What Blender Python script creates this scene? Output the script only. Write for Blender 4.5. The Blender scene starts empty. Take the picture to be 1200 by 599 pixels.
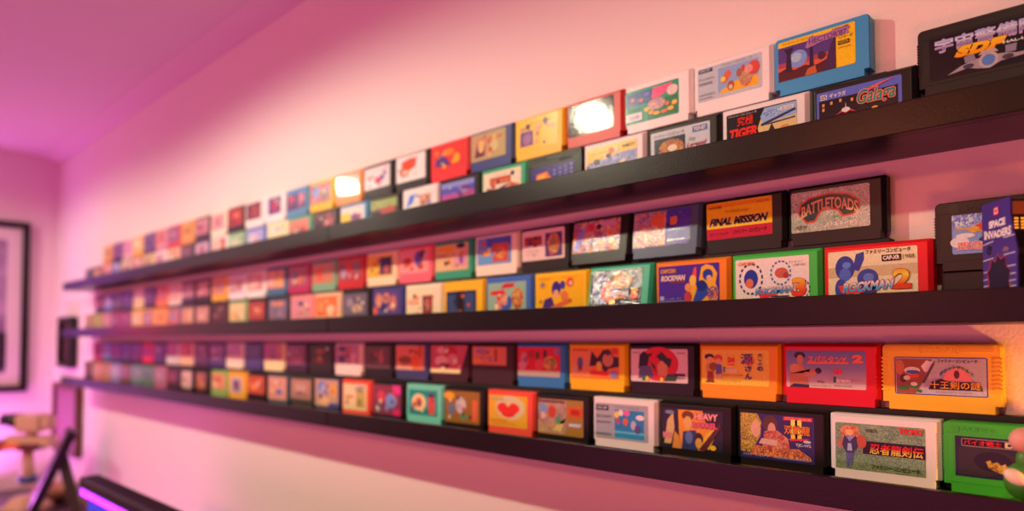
import bpy, bmesh, math, random
from mathutils import Vector, Matrix
R = math.radians
SC = bpy.context.scene
COL = SC.collection

# ------------------------------------------------------------------ frame of reference
# world: +Y runs along the shelf wall towards the far corner, +X towards the shelf wall, Z up
F = 821.0                       # focal length in pixels of a 1200 px wide frame
TH = math.atan(840.0 / F)       # the camera's turn towards the wall
Z0 = 1.55                       # eye height
WALL = 0.843; CEIL = Z0 + 0.85; FAR = 3.78; LEFT = -3.4; BACK = -2.6
LIP = 0.735; FRONT = 0.805; REAR = 0.8237
FLOORS = {'top': Z0 + .2180, 'middle': Z0 + .0353, 'bottom': Z0 - .1493}
PITCH = R(2.0)

def at(px, py, depth):
    """point seen at pixel (px,py) at a given distance along the horizontal view axis"""
    r = (px - 600.0) / F * depth; u = -(py - 400.0) / F * depth
    fx, fy = math.sin(TH), math.cos(TH)
    return Vector((fx * depth + fy * r, fy * depth - fx * r, Z0 + u))

# ------------------------------------------------------------------ materials
def lin(h):
    h = h.lstrip('#')
    c = [int(h[i:i + 2], 16) / 255.0 for i in (0, 2, 4)]
    return tuple([(x / 12.92 if x <= .04045 else ((x + .055) / 1.055) ** 2.4) for x in c]) + (1.0,)

def dye(h):
    """colours of plastic and print as they look under white light"""
    l = lin(h)
    return (min(.86, l[0] * .98), min(.86, l[1] * 1.42), min(.86, l[2] * 1.5), 1.0)

MATS = {}
def new_mat(name):
    m = bpy.data.materials.new(name); m.use_nodes = True
    nt = m.node_tree; b = nt.nodes['Principled BSDF']
    return m, nt, b

def add_bump(nt, b, scale, strength, dist=.001, detail=2.0):
    tc = nt.nodes.new('ShaderNodeTexCoord'); n = nt.nodes.new('ShaderNodeTexNoise')
    n.inputs['Scale'].default_value = scale; n.inputs['Detail'].default_value = detail
    bp = nt.nodes.new('ShaderNodeBump'); bp.inputs['Strength'].default_value = strength
    bp.inputs['Distance'].default_value = dist
    nt.links.new(tc.outputs['Object'], n.inputs['Vector'])
    nt.links.new(n.outputs['Fac'], bp.inputs['Height'])
    nt.links.new(bp.outputs['Normal'], b.inputs['Normal'])
    return tc, n

def plain(hexc, rough=.5, spec=.5, name='plain', bump=None, metal=0.0):
    key = ('plain', hexc, rough, spec, name, bump, metal)
    if key in MATS: return MATS[key]
    m, nt, b = new_mat(name)
    b.inputs['Base Color'].default_value = lin(hexc)
    b.inputs['Roughness'].default_value = rough
    b.inputs['Specular IOR Level'].default_value = spec
    b.inputs['Metallic'].default_value = metal
    if bump: add_bump(nt, b, *bump)
    MATS[key] = m; return m

def shell_mat(hexc):
    m = plain(hexc, .36, .25, 'cartridge_plastic', (900.0, .12, .0004))
    m.node_tree.nodes['Principled BSDF'].inputs['Base Color'].default_value = dye(hexc); return m
FOIL = [0]
PAPER = {0: (.26, .22, 'printed_label', (220.0, .3, .0004)), 1: (.11, .75, 'foil_label', (260.0, 1.0, .0009)), 2: (.085, .35, 'glossy_label', (120.0, .12, .0006))}
def printed(c):
    """a printed colour with the fine mottling of screened ink"""
    pp = PAPER[FOIL[0]]; key = ('printed', c, FOIL[0])
    if key in MATS: return MATS[key]
    m, nt, b = new_mat(pp[2])
    b.inputs['Roughness'].default_value = pp[0]; b.inputs['Specular IOR Level'].default_value = pp[1]
    tc, n = add_bump(nt, b, *pp[3])
    nz = nt.nodes.new('ShaderNodeTexNoise'); nz.inputs['Scale'].default_value = 420; nz.inputs['Detail'].default_value = 3
    nt.links.new(tc.outputs['Object'], nz.inputs['Vector'])
    cr = nt.nodes.new('ShaderNodeValToRGB'); e = cr.color_ramp.elements
    l = dye(c); e[0].position = .36; e[0].color = (l[0] * .91, l[1] * .90, l[2] * .91, 1)
    e[1].position = .60; e[1].color = (min(1, l[0] * 1.04), min(1, l[1] * 1.04), min(1, l[2] * 1.03), 1)
    nt.links.new(nz.outputs['Fac'], cr.inputs['Fac']); nt.links.new(cr.outputs['Color'], b.inputs['Base Color'])
    MATS[key] = m; return m
def ink(c):
    """printed paper / foil: 'rrggbb', ('art', scale, c1, c2, ...), ('grad', z0, z1, c0, c1)"""
    if isinstance(c, str): return printed(c)
    key = ('ink', FOIL[0]) + tuple(c)
    if key in MATS: return MATS[key]
    m, nt, b = new_mat('printed_art')
    pp = PAPER[FOIL[0]]; b.inputs['Roughness'].default_value = pp[0]; b.inputs['Specular IOR Level'].default_value = pp[1]
    tc, n = add_bump(nt, b, *pp[3])
    if c[0] == 'art':
        sc, cols = c[1], c[2:]
        mp = nt.nodes.new('ShaderNodeMapping')
        rr = random.Random(str(c)); mp.inputs['Location'].default_value = (rr.random() * 9, rr.random() * 9, rr.random() * 9)
        nt.links.new(tc.outputs['Object'], mp.inputs['Vector'])
        nz = nt.nodes.new('ShaderNodeTexNoise'); nz.inputs['Scale'].default_value = sc * 1.3; nz.inputs['Detail'].default_value = 2
        nt.links.new(mp.outputs['Vector'], nz.inputs['Vector'])
        mix = nt.nodes.new('ShaderNodeMix'); mix.data_type = 'VECTOR'; mix.inputs['Factor'].default_value = .03
        nt.links.new(mp.outputs['Vector'], mix.inputs[4]); nt.links.new(nz.outputs['Color'], mix.inputs[5])
        vo = nt.nodes.new('ShaderNodeTexVoronoi'); vo.inputs['Scale'].default_value = sc
        nt.links.new(mix.outputs[1], vo.inputs['Vector'])
        sp = nt.nodes.new('ShaderNodeSeparateColor'); nt.links.new(vo.outputs['Color'], sp.inputs['Color'])
        cr = nt.nodes.new('ShaderNodeValToRGB'); cr.color_ramp.interpolation = 'CONSTANT'
        els = cr.color_ramp.elements
        while len(els) < len(cols): els.new(.5)
        for i, cc in enumerate(cols):
            els[i].position = i / len(cols); els[i].color = dye(cc)
        nt.links.new(sp.outputs['Red'], cr.inputs['Fac'])
        nt.links.new(cr.outputs['Color'], b.inputs['Base Color'])
    elif c[0] == 'grad':
        z0, z1, cols = c[1], c[2], c[3:]
        sx = nt.nodes.new('ShaderNodeSeparateXYZ'); nt.links.new(tc.outputs['Object'], sx.inputs['Vector'])
        mr = nt.nodes.new('ShaderNodeMapRange'); mr.inputs['From Min'].default_value = z0; mr.inputs['From Max'].default_value = z1
        nt.links.new(sx.outputs['Z'], mr.inputs['Value'])
        cr = nt.nodes.new('ShaderNodeValToRGB'); els = cr.color_ramp.elements
        while len(els) < len(cols): els.new(.5)
        for i, cc in enumerate(cols):
            els[i].position = i / (len(cols) - 1); els[i].color = dye(cc)
        nt.links.new(mr.outputs['Result'], cr.inputs['Fac']); nt.links.new(cr.outputs['Color'], b.inputs['Base Color'])
    MATS[key] = m; return m

def glow(hexc, strength, name='lit_surface'):
    m, nt, b = new_mat(name)
    b.inputs['Base Color'].default_value = lin(hexc)
    b.inputs['Emission Color'].default_value = lin(hexc); b.inputs['Emission Strength'].default_value = strength
    return m

# ------------------------------------------------------------------ mesh helpers
def link_mesh(name, bm, mats, parent=None, smooth=False):
    me = bpy.data.meshes.new(name); bm.normal_update(); bm.to_mesh(me); bm.free()
    for m in (mats if isinstance(mats, (list, tuple)) else [mats]): me.materials.append(m)
    if smooth:
        for p in me.polygons: p.use_smooth = True
    o = bpy.data.objects.new(name, me); COL.objects.link(o)
    if parent is not None: o.parent = parent
    return o
def tag(o, label, cat, group=None, kind=None):
    o['label'] = label; o['category'] = cat
    if group: o['group'] = group
    if kind: o['kind'] = kind
    return o
def thing(name, label, cat, loc=(0, 0, 0), rot=(0, 0, 0), group=None):
    o = bpy.data.objects.new(name, None); o.empty_display_size = .02; COL.objects.link(o)
    o.location = loc; o.rotation_euler = rot
    return tag(o, label, cat, group)
def struct(name, bm, m):
    o = link_mesh(name, bm, m); o['kind'] = 'structure'; return o

def box(bm, x0, y0, z0, x1, y1, z1, mi=0, bev=0.0, M=None):
    vs = [bm.verts.new(p) for p in ((x0, y0, z0), (x1, y0, z0), (x1, y1, z0), (x0, y1, z0), (x0, y0, z1), (x1, y0, z1), (x1, y1, z1), (x0, y1, z1))]
    fs = []
    for q in ((0, 3, 2, 1), (4, 5, 6, 7), (0, 1, 5, 4), (1, 2, 6, 5), (2, 3, 7, 6), (3, 0, 4, 7)):
        f = bm.faces.new([vs[i] for i in q]); f.material_index = mi; fs.append(f)
    if bev:
        es = set(e for f in fs for e in f.edges)
        r = bmesh.ops.bevel(bm, geom=list(es), offset=bev, segments=2, affect='EDGES', profile=.5)
        for f in r['faces']: f.material_index = mi
        vs = list(set(v for f in bm.faces for v in f.verts)) if M is not None else vs
    if M is not None:
        for v in set(vs): v.co = M @ v.co
def prism(bm, pts, y0, y1, mi=0):
    """outline in x,z (counter-clockwise seen from the front, -Y) pushed back from y0 to y1"""
    a = [bm.verts.new((x, y0, z)) for x, z in pts]; b = [bm.verts.new((x, y1, z)) for x, z in pts]
    f = bm.faces.new(a); f.material_index = mi
    f = bm.faces.new(b[::-1]); f.material_index = mi
    n = len(pts)
    for i in range(n):
        f = bm.faces.new((a[i], b[i], b[(i + 1) % n], a[(i + 1) % n])); f.material_index = mi
def tube(bm, p0, p1, r0, r1=None, n=16, mi=0):
    p0, p1 = Vector(p0), Vector(p1); r1 = r0 if r1 is None else r1
    q = (p1 - p0).to_track_quat('Z', 'Y')
    A = [bm.verts.new(p0 + q @ Vector((r0 * math.cos(t), r0 * math.sin(t), 0))) for t in [2 * math.pi * i / n for i in range(n)]]
    B = [bm.verts.new(p1 + q @ Vector((r1 * math.cos(t), r1 * math.sin(t), 0))) for t in [2 * math.pi * i / n for i in range(n)]]
    for i in range(n):
        f = bm.faces.new((A[i], A[(i + 1) % n], B[(i + 1) % n], B[i])); f.material_index = mi; f.smooth = True
    f = bm.faces.new(A[::-1]); f.material_index = mi
    f = bm.faces.new(B); f.material_index = mi
def ball(bm, c, rx, ry=None, rz=None, mi=0, M=None, seg=20):
    ry = rx if ry is None else ry; rz = rx if rz is None else rz
    r = bmesh.ops.create_uvsphere(bm, u_segments=seg, v_segments=seg // 2 + 2, radius=1)
    T = Matrix.Translation(c) @ (M.to_4x4() if M else Matrix()) @ Matrix.Diagonal((rx, ry, rz, 1))
    for v in r['verts']: v.co = T @ v.co
    for f in set(f for v in r['verts'] for f in v.link_faces): f.material_index = mi; f.smooth = True

TXT = {}
def text_verts(s, bold, shear):
    key = (s, bold, shear)
    if key in TXT: return TXT[key]
    cu = bpy.data.curves.new('lettering', 'FONT'); cu.body = s; cu.size = 1.0; cu.offset = bold; cu.shear = shear; cu.resolution_u = 3
    o = bpy.data.objects.new('lettering_source', cu); COL.objects.link(o)
    dg = bpy.context.evaluated_depsgraph_get(); dg.update()
    me = bpy.data.meshes.new_from_object(o.evaluated_get(dg))
    vs = [(v.co.x, v.co.y) for v in me.vertices]; ps = [tuple(p.vertices) for p in me.polygons]
    bpy.data.objects.remove(o); bpy.data.curves.remove(cu); bpy.data.meshes.remove(me)
    xs = [v[0] for v in vs]; ys = [v[1] for v in vs]
    if not vs: TXT[key] = ([], []); return TXT[key]
    x0, x1, y0, y1 = min(xs), max(xs), min(ys), max(ys)
    vs = [((x - x0) / max(1e-6, x1 - x0), (y - y0) / max(1e-6, y1 - y0)) for x, y in vs]
    TXT[key] = (vs, ps); return TXT[key]

# ------------------------------------------------------------------ the cartridge
CW, CH, CT = .108, .070, .0168
SHELLS = {}
def arc_pts(cx, cz, r, a0, a1, n=4):
    return [(cx + r * math.cos(R(a0 + (a1 - a0) * i / n)), cz + r * math.sin(R(a0 + (a1 - a0) * i / n))) for i in range(n + 1)]
def shell_mesh(style):
    if style in SHELLS: return SHELLS[style]
    bm = bmesh.new()
    h = CW / 2
    if style == 'bevelled':
        back = [(-h + .005, 0), (h - .005, 0), (h - .005, .009), (h, .009), (h, CH - .001), (h - .001, CH), (-h + .001, CH), (-h, CH - .001), (-h, .009), (-h + .005, .009)]
        i = .0045
        front = [(-h + .0055, 0), (h - .0055, 0), (h - .0055, .009), (h - i, .009), (h - i, CH - .0038), (h - i - .0006, CH - .0033), (-h + i + .0006, CH - .0033), (-h + i, CH - .0038), (-h + i, .009), (-h + .0055, .009)]
        yb = .0042
    else:
        r = .005
        back = [(-h + .006, 0), (h - .006, 0), (h - .006, .008), (h, .008)] + arc_pts(h - r, CH - r, r, 0, 90) + arc_pts(-h + r, CH - r, r, 90, 180) + [(-h, .008), (-h + .006, .008)]
        i = .0012
        front = [(-h + .0065, .0005), (h - .0065, .0005), (h - .0065, .0085), (h - i, .0085)] + arc_pts(h - r, CH - r, r - i, 0, 90) + arc_pts(-h + r, CH - r, r - i, 90, 180) + [(-h + i, .0085), (-h + .0065, .0085)]
        yb = .0015
    a = [bm.verts.new((x, 0, z)) for x, z in front]; b = [bm.verts.new((x, yb, z)) for x, z in back]; c = [bm.verts.new((x, CT, z)) for x, z in back]
    n = len(front)
    bm.faces.new(a); bm.faces.new(c[::-1])
    for k in range(n):
        j = (k + 1) % n
        bm.faces.new((a[k], b[k], b[j], a[j])); bm.faces.new((b[k], c[k], c[j], b[j]))
    bmesh.ops.recalc_face_normals(bm, faces=bm.faces[:])
    if style == 'bevelled':
        es = [e for e in bm.edges if e.calc_face_angle(0) > .3]
        bmesh.ops.bevel(bm, geom=es, offset=.0005, segments=2, affect='EDGES', profile=.5)
        # the two halves of the case meet in a fine raised line on the sides
        box(bm, h - .0002, CT * .56, .011, h + .00025, CT * .60, CH - .004)
        box(bm, -h - .00025, CT * .56, .011, -h + .0002, CT * .60, CH - .004)
    elif style == 'ribbed':
        for k in range(9):
            z = .020 + k * .0042
            box(bm, h - .0065, -.0007, z, h + .0005, CT * .75, z + .0021)
            box(bm, -h - .0005, -.0007, z, -h + .0065, CT * .75, z + .0021)
        for k in range(3):
            z = CH - .0085 + k * .0023
            box(bm, -h + .005, -.0006, z, -.019, .002, z + .0012)
            box(bm, .019, -.0006, z, h - .006, .002, z + .0012)
        # raised frame round the maker's word
        for q in ((-.017, CH - .0095, .017, CH - .0089), (-.017, CH - .0027, .017, CH - .0021), (-.017, CH - .0095, -.0163, CH - .0021), (.0163, CH - .0095, .017, CH - .0021)):
            box(bm, q[0], -.0006, q[1], q[2], .002, q[3])
    elif style == 'grooved':
        for k in range(12):
            z = .022 + k * .0029
            box(bm, -h - .0004, -.0005, z, -h + .004, CT * .7, z + .0014)
            box(bm, h - .004, -.0005, z, h + .0004, CT * .7, z + .0014)
        box(bm, -h + .002, -.0005, CH - .0116, h - .002, .002, CH - .0109)
        box(bm, -h + .0055, -.0005, .0105, h - .0055, .002, .0112)
    me = bpy.data.meshes.new('cartridge_case'); bm.to_mesh(me); bm.free()
    me.materials.append(shell_mat('202020'))
    SHELLS[style] = me; return me

STEP = .00006
def build_label(parent, spec):
    FOIL[0] = spec.get('foil', 0)
    u0, v0, u1, v1 = spec.get('box', (.065, .26, .875, .89))
    x0, x1, z0, z1 = -CW / 2 + u0 * CW, -CW / 2 + u1 * CW, v0 * CH, v1 * CH
    W, H = x1 - x0, z1 - z0
    P = lambda u, v: (x0 + u * W, z0 + v * H)
    mats = []; idx = {}
    def mi(c):
        if c not in idx: idx[c] = len(mats); mats.append(ink(c))
        return idx[c]
    bm = bmesh.new()
    r = .0018
    pts = arc_pts(x0 + r, z0 + r, r, 180, 270, 3) + arc_pts(x1 - r, z0 + r, r, 270, 360, 3) + arc_pts(x1 - r, z1 - r, r, 0, 90, 3) + arc_pts(x0 + r, z1 - r, r, 90, 180, 3)
    if spec.get('cut'): pts = [P(0, 0), P(.80, 0), P(1, 1), P(0, 1)]
    prism(bm, pts, -.0003, .0002, mi(spec['bg']))
    lay = 1; texts = []
    for e in spec.get('els', []):
        y = -.0003 - STEP * lay; lay += 1
        k = e[0]
        if k == 'r':
            q = [P(e[1], e[2]), P(e[3], e[2]), P(e[3], e[4]), P(e[1], e[4])]; m = mi(e[5])
        elif k == 'e':
            q = [P(e[1] + e[3] * math.cos(t), e[2] + e[4] * math.sin(t)) for t in [2 * math.pi * i / 20 for i in range(20)]]; m = mi(e[5])
        elif k == 'p':
            q = [P(*p) for p in e[1]]; m = mi(e[2])
        elif k == 'ring':       # dashed ring
            m = mi(e[5]); nn = e[6]
            for s in range(nn):
                a0 = 2 * math.pi * s / nn; a1 = a0 + 2 * math.pi / nn * .6
                qq = [P(e[1] + e[3] * math.cos(a), e[2] + e[4] * math.sin(a)) for a in (a0, (a0 + a1) / 2, a1)] + [P(e[1] + e[3] * .86 * math.cos(a), e[2] + e[4] * .86 * math.sin(a)) for a in (a1, (a0 + a1) / 2, a0)]
                f = bm.faces.new([bm.verts.new((a, y, b)) for a, b in qq]); f.material_index = m
            continue
        elif k == 'f':          # frame line
            m = mi(e[5]); t = e[6]; tx = t * H / W
            for q4 in ((e[1], e[2], e[3], e[2] + t), (e[1], e[4] - t, e[3], e[4]), (e[1], e[2], e[1] + tx, e[4]), (e[3] - tx, e[2], e[3], e[4])):
                f = bm.faces.new([bm.verts.new((a, y, b)) for a, b in (P(q4[0], q4[1]), P(q4[2], q4[1]), P(q4[2], q4[3]), P(q4[0], q4[3]))]); f.material_index = m
            continue
        elif k == 't':
            texts.append((e, y)); continue
        f = bm.faces.new([bm.verts.new((a, y, b)) for a, b in q]); f.material_index = m
    for f in bm.faces:
        f.normal_update()
        if f.normal.y > 0 and f.calc_center_median().y < -.00031: f.normal_flip()
    lb = link_mesh('label', bm, mats, parent)
    if texts:
        for e, y in texts:
            bm = bmesh.new(); mats = []; idx = {}
            _, s, a0, b0, a1, b1, c = e[:7]
            opt = e[7] if len(e) > 7 else {}
            bold = opt.get('bold', .0)
            if any(ord(ch) > 0x4DFF for ch in s): bold = min(bold, .012)
            elif any(ord(ch) > 0x3000 for ch in s): bold = min(bold, .035)
            vs, ps = text_verts(s, bold, opt.get('shear', 0.0))
            def add(dx, dz, yy, cc):
                m = mi(cc); V = []
                for (u, v) in vs:
                    uu = a0 + u * (a1 - a0); vv = b0 + v * (b1 - b0)
                    if 'arch' in opt: vv += opt['arch'] * math.sin(math.pi * u) - opt['arch'] * .0
                    if 'rise' in opt: vv += opt['rise'] * u
                    px, pz = P(uu, vv); V.append(bm.verts.new((px + dx, yy, pz + dz)))
                for p in ps:
                    try:
                        f = bm.faces.new([V[i] for i in p]); f.material_index = m
                    except ValueError: pass
            if 'out' in opt:
                w = opt.get('ow', .0005)
                j = 0
                for dx, dz in ((w, 0), (-w, 0), (0, w), (0, -w), (w * .7, w * .7), (-w * .7, -w * .7), (w * .7, -w * .7), (-w * .7, w * .7)):
                    add(dx, dz, y + .00001 - j * .000002, opt['out']); j += 1
                add(0, 0, y - .00004, c)
            else: add(0, 0, y, c)
            for f in bm.faces:
                f.normal_update()
                if f.normal.y > 0: f.normal_flip()
            link_mesh('lettering', bm, mats, lb)
    return lb

def emboss(parent, s, u0, v0, u1, v1, hexc):
    vs, ps = text_verts(s, .02, 0)
    bm = bmesh.new(); x0, x1, z0, z1 = -CW / 2 + u0 * CW, -CW / 2 + u1 * CW, v0 * CH, v1 * CH
    V = [bm.verts.new((x0 + a * (x1 - x0), -.0007, z0 + b * (z1 - z0))) for a, b in vs]
    for p in ps:
        try: bm.faces.new([V[i] for i in p])
        except ValueError: pass
    r = bmesh.ops.extrude_face_region(bm, geom=bm.faces[:])
    for v in [g for g in r['geom'] if isinstance(g, bmesh.types.BMVert)]: v.co.y += .0012
    bmesh.ops.recalc_face_normals(bm, faces=bm.faces[:])
    return link_mesh('embossed_lettering', bm, shell_mat(hexc), parent)

def cartridge(s_left, plane, z, shell, spec, label, group, style='bevelled', tilt=0.0, yaw=0.0):
    """s_left: where its far edge stands along the wall"""
    t = thing('game_cartridge', label, 'game cartridge', (plane, s_left - CW / 2, z), (0, 0, R(-90) + yaw), group)
    if tilt:
        t.rotation_euler = (-tilt, 0, R(-90) + yaw)
        t.location.z += CT * math.sin(tilt) + .0001
        t.location.x -= CH * math.sin(tilt)
    o = bpy.data.objects.new('case', shell_mesh(style)); COL.objects.link(o); o.parent = t
    o.material_slots[0].link = 'OBJECT'; o.material_slots[0].material = shell_mat(shell)
    if spec: build_label(t, spec)
    return t

# ------------------------------------------------------------------ label art
K = '141118'; Wt = 'ece6dc'; CR = 'e9d9b8'
def A(sc, *c): return ('art', float(sc)) + c
def pic(bg, *els, **kw): return dict(bg=bg, els=list(els), **kw)

TOPF = [  # front row of the top ledge, from the near end: (case name, hex, label words, spec, style)
 ('black', '1c1a1c', 'navy label with red and green script',
  pic('5a62b8', ('r', .03, .0, .96, .78, '12131f'), ('r', .05, .80, .13, .93, Wt), ('t', '05', .055, .81, .125, .92, '30385f', {'bold': .03}), ('t', 'ギャラガ', .16, .81, .36, .93, Wt, {'bold': .02}),
      ('r', .07, .62, .10, .70, 'e08a50'), ('r', .17, .64, .20, .72, 'e08a50'), ('r', .28, .66, .31, .74, 'e08a50'), ('r', .42, .62, .45, .70, 'e08a50'), ('r', .07, .50, .10, .58, 'e08a50'),
      ('p', [(.24, .34), (.36, .52), (.48, .34), (.40, .40), (.36, .34), (.32, .40)], 'd8394a'), ('e', .36, .44, .05, .06, 'e9e9f0'), ('p', [(.355, .50), (.36, .64), (.365, .50)], 'e9e9f0'),
      ('p', [(.55, .72), (.66, .88), (.80, .94), (.93, .96), (.80, .90), (.66, .80)], 'e4584a'),
      ('t', 'Galaga', .50, .40, .93, .84, '1d7a68', {'bold': .02, 'shear': .3, 'out': 'ee6a5a', 'ow': .0009}), ('e', .70, .34, .035, .035, 'f2a640'),
      ('r', .1, .12, .9, .26, '30385f')), 'bevelled'),
 ('ivory', 'eadfc8', 'black and sky label with red Japanese title',
  pic('18131a', ('p', [(.52, 0), (.46, .45), (.56, .97), (1, .97), (1, 0)], 'e2b878'), ('p', [(.54, .55), (.50, .75), (.56, .97), (1, .97), (1, .62)], '98a8d0'),
      ('e', .66, .80, .13, .10, A(260, '4b64b0', '7f93d0', 'c5cdea')), ('p', [(.50, .55), (.98, .80), (.99, .74), (.52, .48)], '2b3358'), ('p', [(.50, .50), (.66, .54), (.98, .58), (.98, .54), (.66, .50)], '2b3358'),
      ('p', [(.58, .18), (.66, .52), (.74, .18)], '2a2230'), ('e', .84, .35, .06, .06, 'd88a50'), ('r', .78, .80, .96, .90, 'dfe4f0'), ('t', '00.10.22', .80, .82, .94, .88, '38406a'),
      ('t', '究極', .16, .62, .40, .88, 'ee2a20', {'bold': .03, 'shear': .1}), ('t', 'TIGER', .05, .28, .46, .56, 'ee2a20', {'bold': .05, 'shear': .2}),
      ('t', 'ファミリーコンピュータ', .03, .90, .45, .96, Wt), ('r', 0, 0, 1, .10, '3a2a2a')), 'bevelled'),
 ('black', '2a2418', 'grey label with an orange burst',
  pic('c9c0c4', ('r', .06, .0, .60, .78, '23263e'), ('e', .36, .42, .22, .30, A(300, '7a3a20', 'c8642a', '2a2c48', 'e89a4a')), ('e', .38, .44, .08, .10, 'ffd9a0'), ('e', .38, .44, .04, .05, 'fff2d8'),
      ('t', 'ファミリーコンピュータ', .05, .82, .58, .92, '3a3238', {'bold': .02}), ('r', .72, .76, .96, .93, '3a64a8'), ('t', 'TCF-GT', .74, .79, .94, .90, 'f2e6a0', {'bold': .05}),
      ('t', 'Sky', .64, .50, .78, .64, '8a8430', {'shear': .4}), ('t', 'Legend', .62, .30, .95, .48, 'b02838', {'shear': .3, 'bold': .02})), 'bevelled'),
 ('white', 'efe6da', 'yellow topped lavender label',
  pic('f2b530', ('p', [(.0, 0), (.02, .48), (.2, .60), (.4, .56), (.6, .66), (1, .70), (1, 0)], A(200, '7a78b0', '9a94c4', '6a6aa0', 'b4aed0')), ('r', 0, 0, .06, .42, '4a4a38'),
      ('t', 'バギー ポッパー', .08, .74, .42, .82, 'a87820'), ('t', 'アクション', .46, .76, .66, .84, '806010'), ('t', 'NAMCOT', .72, .80, .97, .90, '2a2418', {'bold': .03})), 'bevelled'),
 ('black', '26221e', 'violet label with an orange logo',
  pic('3a2a78', ('p', [(.05, .42), (.12, .52), (.12, .72), (.38, .80), (.42, .62), (.48, .50), (.42, .40)], 'ee6a20'), ('p', [(.14, .52), (.16, .66), (.34, .72), (.36, .56)], 'f8a83a'),
      *[('r', .52 + .13 * i, .40 + .16 * j + .03 * i, .58 + .13 * i, .50 + .16 * j + .03 * i, '7c6cae') for i in range(4) for j in range(3)], ('r', 0, 0, 1, .2, A(200, '3a2a78', '5a3a98', '20184a')), box=(.065, .2, .875, .74)), 'ribbed'),
 ('green', '2f9668', 'cream label with a red title',
  pic('ecd9ae', ('r', .18, .52, .74, .78, 'c84a30'), ('r', .22, .60, .70, .66, 'e08050'), ('p', [(.05, 0), (.10, .42), (.4, .34), (.7, .52), (.95, .40), (.98, 0)], A(190, '6a3a80', 'd85a3a', 'e8b060', '3a2a60')), ('t', 'ジャンプ', .3, .82, .62, .90, 'a06a40')), 'bevelled'),
 ('black', '231c20', 'blue and magenta label', pic('5a50a8', ('r', 0, .30, 1, .55, 'b84a90'), ('p', [(.45, .2), (.6, .9), (.8, .95), (.95, .3)], A(160, '8a3a70', '3a3a80', 'd05a78')), ('r', 0, .8, 1, 1, '8a88c0')), 'bevelled'),
 ('white', 'f2e6d8', 'pale label with blue lettering', pic('e8d8dc', ('p', [(.08, .35), (.2, .85), (.42, .9), (.3, .5)], '4a78c8'), ('r', .55, .0, .92, .80, A(170, 'd88a60', '6a6aa8', 'c05a50', 'e8c0a0'))), 'bevelled'),
 ('black', '2a2024', 'olive striped dark red label', pic('8a9040', ('r', 0, 0, 1, .58, '3a1820'), ('r', .4, .30, .95, .62, 'a83830'), ('e', .22, .3, .14, .2, '2a1a30')), 'bevelled'),
 ('blue', '4a80a0', 'yellow and purple label', pic('e8b8b0', ('r', .0, 0, .42, .72, 'e8b030'), ('r', .42, .0, .88, .62, A(150, '8a3a78', 'b05a68', '5a3a80'))), 'bevelled'),
 ('black', '2a1a20', 'dark red label', pic('6a2838', ('r', .5, .2, .9, .7, 'b04a60'), ('e', .25, .5, .15, .3, '3a1a38')), 'bevelled'),
 ('green', '5a9878', 'salmon label', pic('d87a68', ('r', .1, .1, .8, .6, A(140, 'c84a48', 'e09a80', '8a4a68'))), 'bevelled'),
 ('cream', 'efd8a8', 'beige label', pic('e8c890', ('r', .1, .5, .9, .9, 'efe0c0')), 'bevelled'),
 ('blue', '5a6ab0', 'lavender label', pic('b09ac8', ('e', .4, .5, .3, .3, 'd8b8c8')), 'bevelled'),
 ('grey', '7a8a70', 'sage label', pic('a8b890', ('r', .2, .3, .8, .7, 'd0c0a0')), 'bevelled'),
 ('white', 'ecdcd0', 'red edged label', pic('e8b0a0', ('r', .7, 0, 1, 1, 'c83a30')), 'bevelled'),
 ('navy', '30386a', 'pink label', pic('d89aa8', ('e', .5, .5, .25, .35, 'b06a88')), 'bevelled'),
 ('brown', '4a3432', 'plum label', pic('7a4a58', ('r', .2, .2, .6, .8, '98586a')), 'bevelled'),
 ('pink', 'e8a090', 'orange label', pic('e89a70', ('r', .2, .2, .6, .7, 'f0c0a0')), 'bevelled'),
 ('white', 'f0e0d8', 'rose label', pic('e0a8a8', ('e', .5, .5, .3, .3, 'c87a80')), 'bevelled'),
 ('gold', 'd8a040', 'tan label', pic('d8b080', ('r', .3, .2, .7, .8, 'b07850')), 'bevelled'),
 ('red', 'c04838', 'peach label', pic('e8b090', ('r', .1, .3, .6, .8, 'd87860')), 'bevelled'),
 ('tan', 'c09878', 'gold label', pic('e0b060', ('r', .4, .3, .8, .7, 'a87040')), 'bevelled'),
 ('navy', '2a2848', 'silver label', pic('b0a8b8', ('r', .1, .2, .5, .8, '5a5078')), 'bevelled'),
 ('orange', 'e08048', 'coral label', pic('e89a80', ('r', .2, .2, .7, .8, 'd06a58')), 'bevelled'),
 ('brown', '5a3a30', 'rust label', pic('c07050', ('e', .5, .5, .3, .3, 'e0a070')), 'bevelled'),
 ('black', '2a2028', 'grey label', pic('8a7880', ('r', .2, .3, .8, .8, '5a4a58')), 'bevelled'),
]
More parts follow.
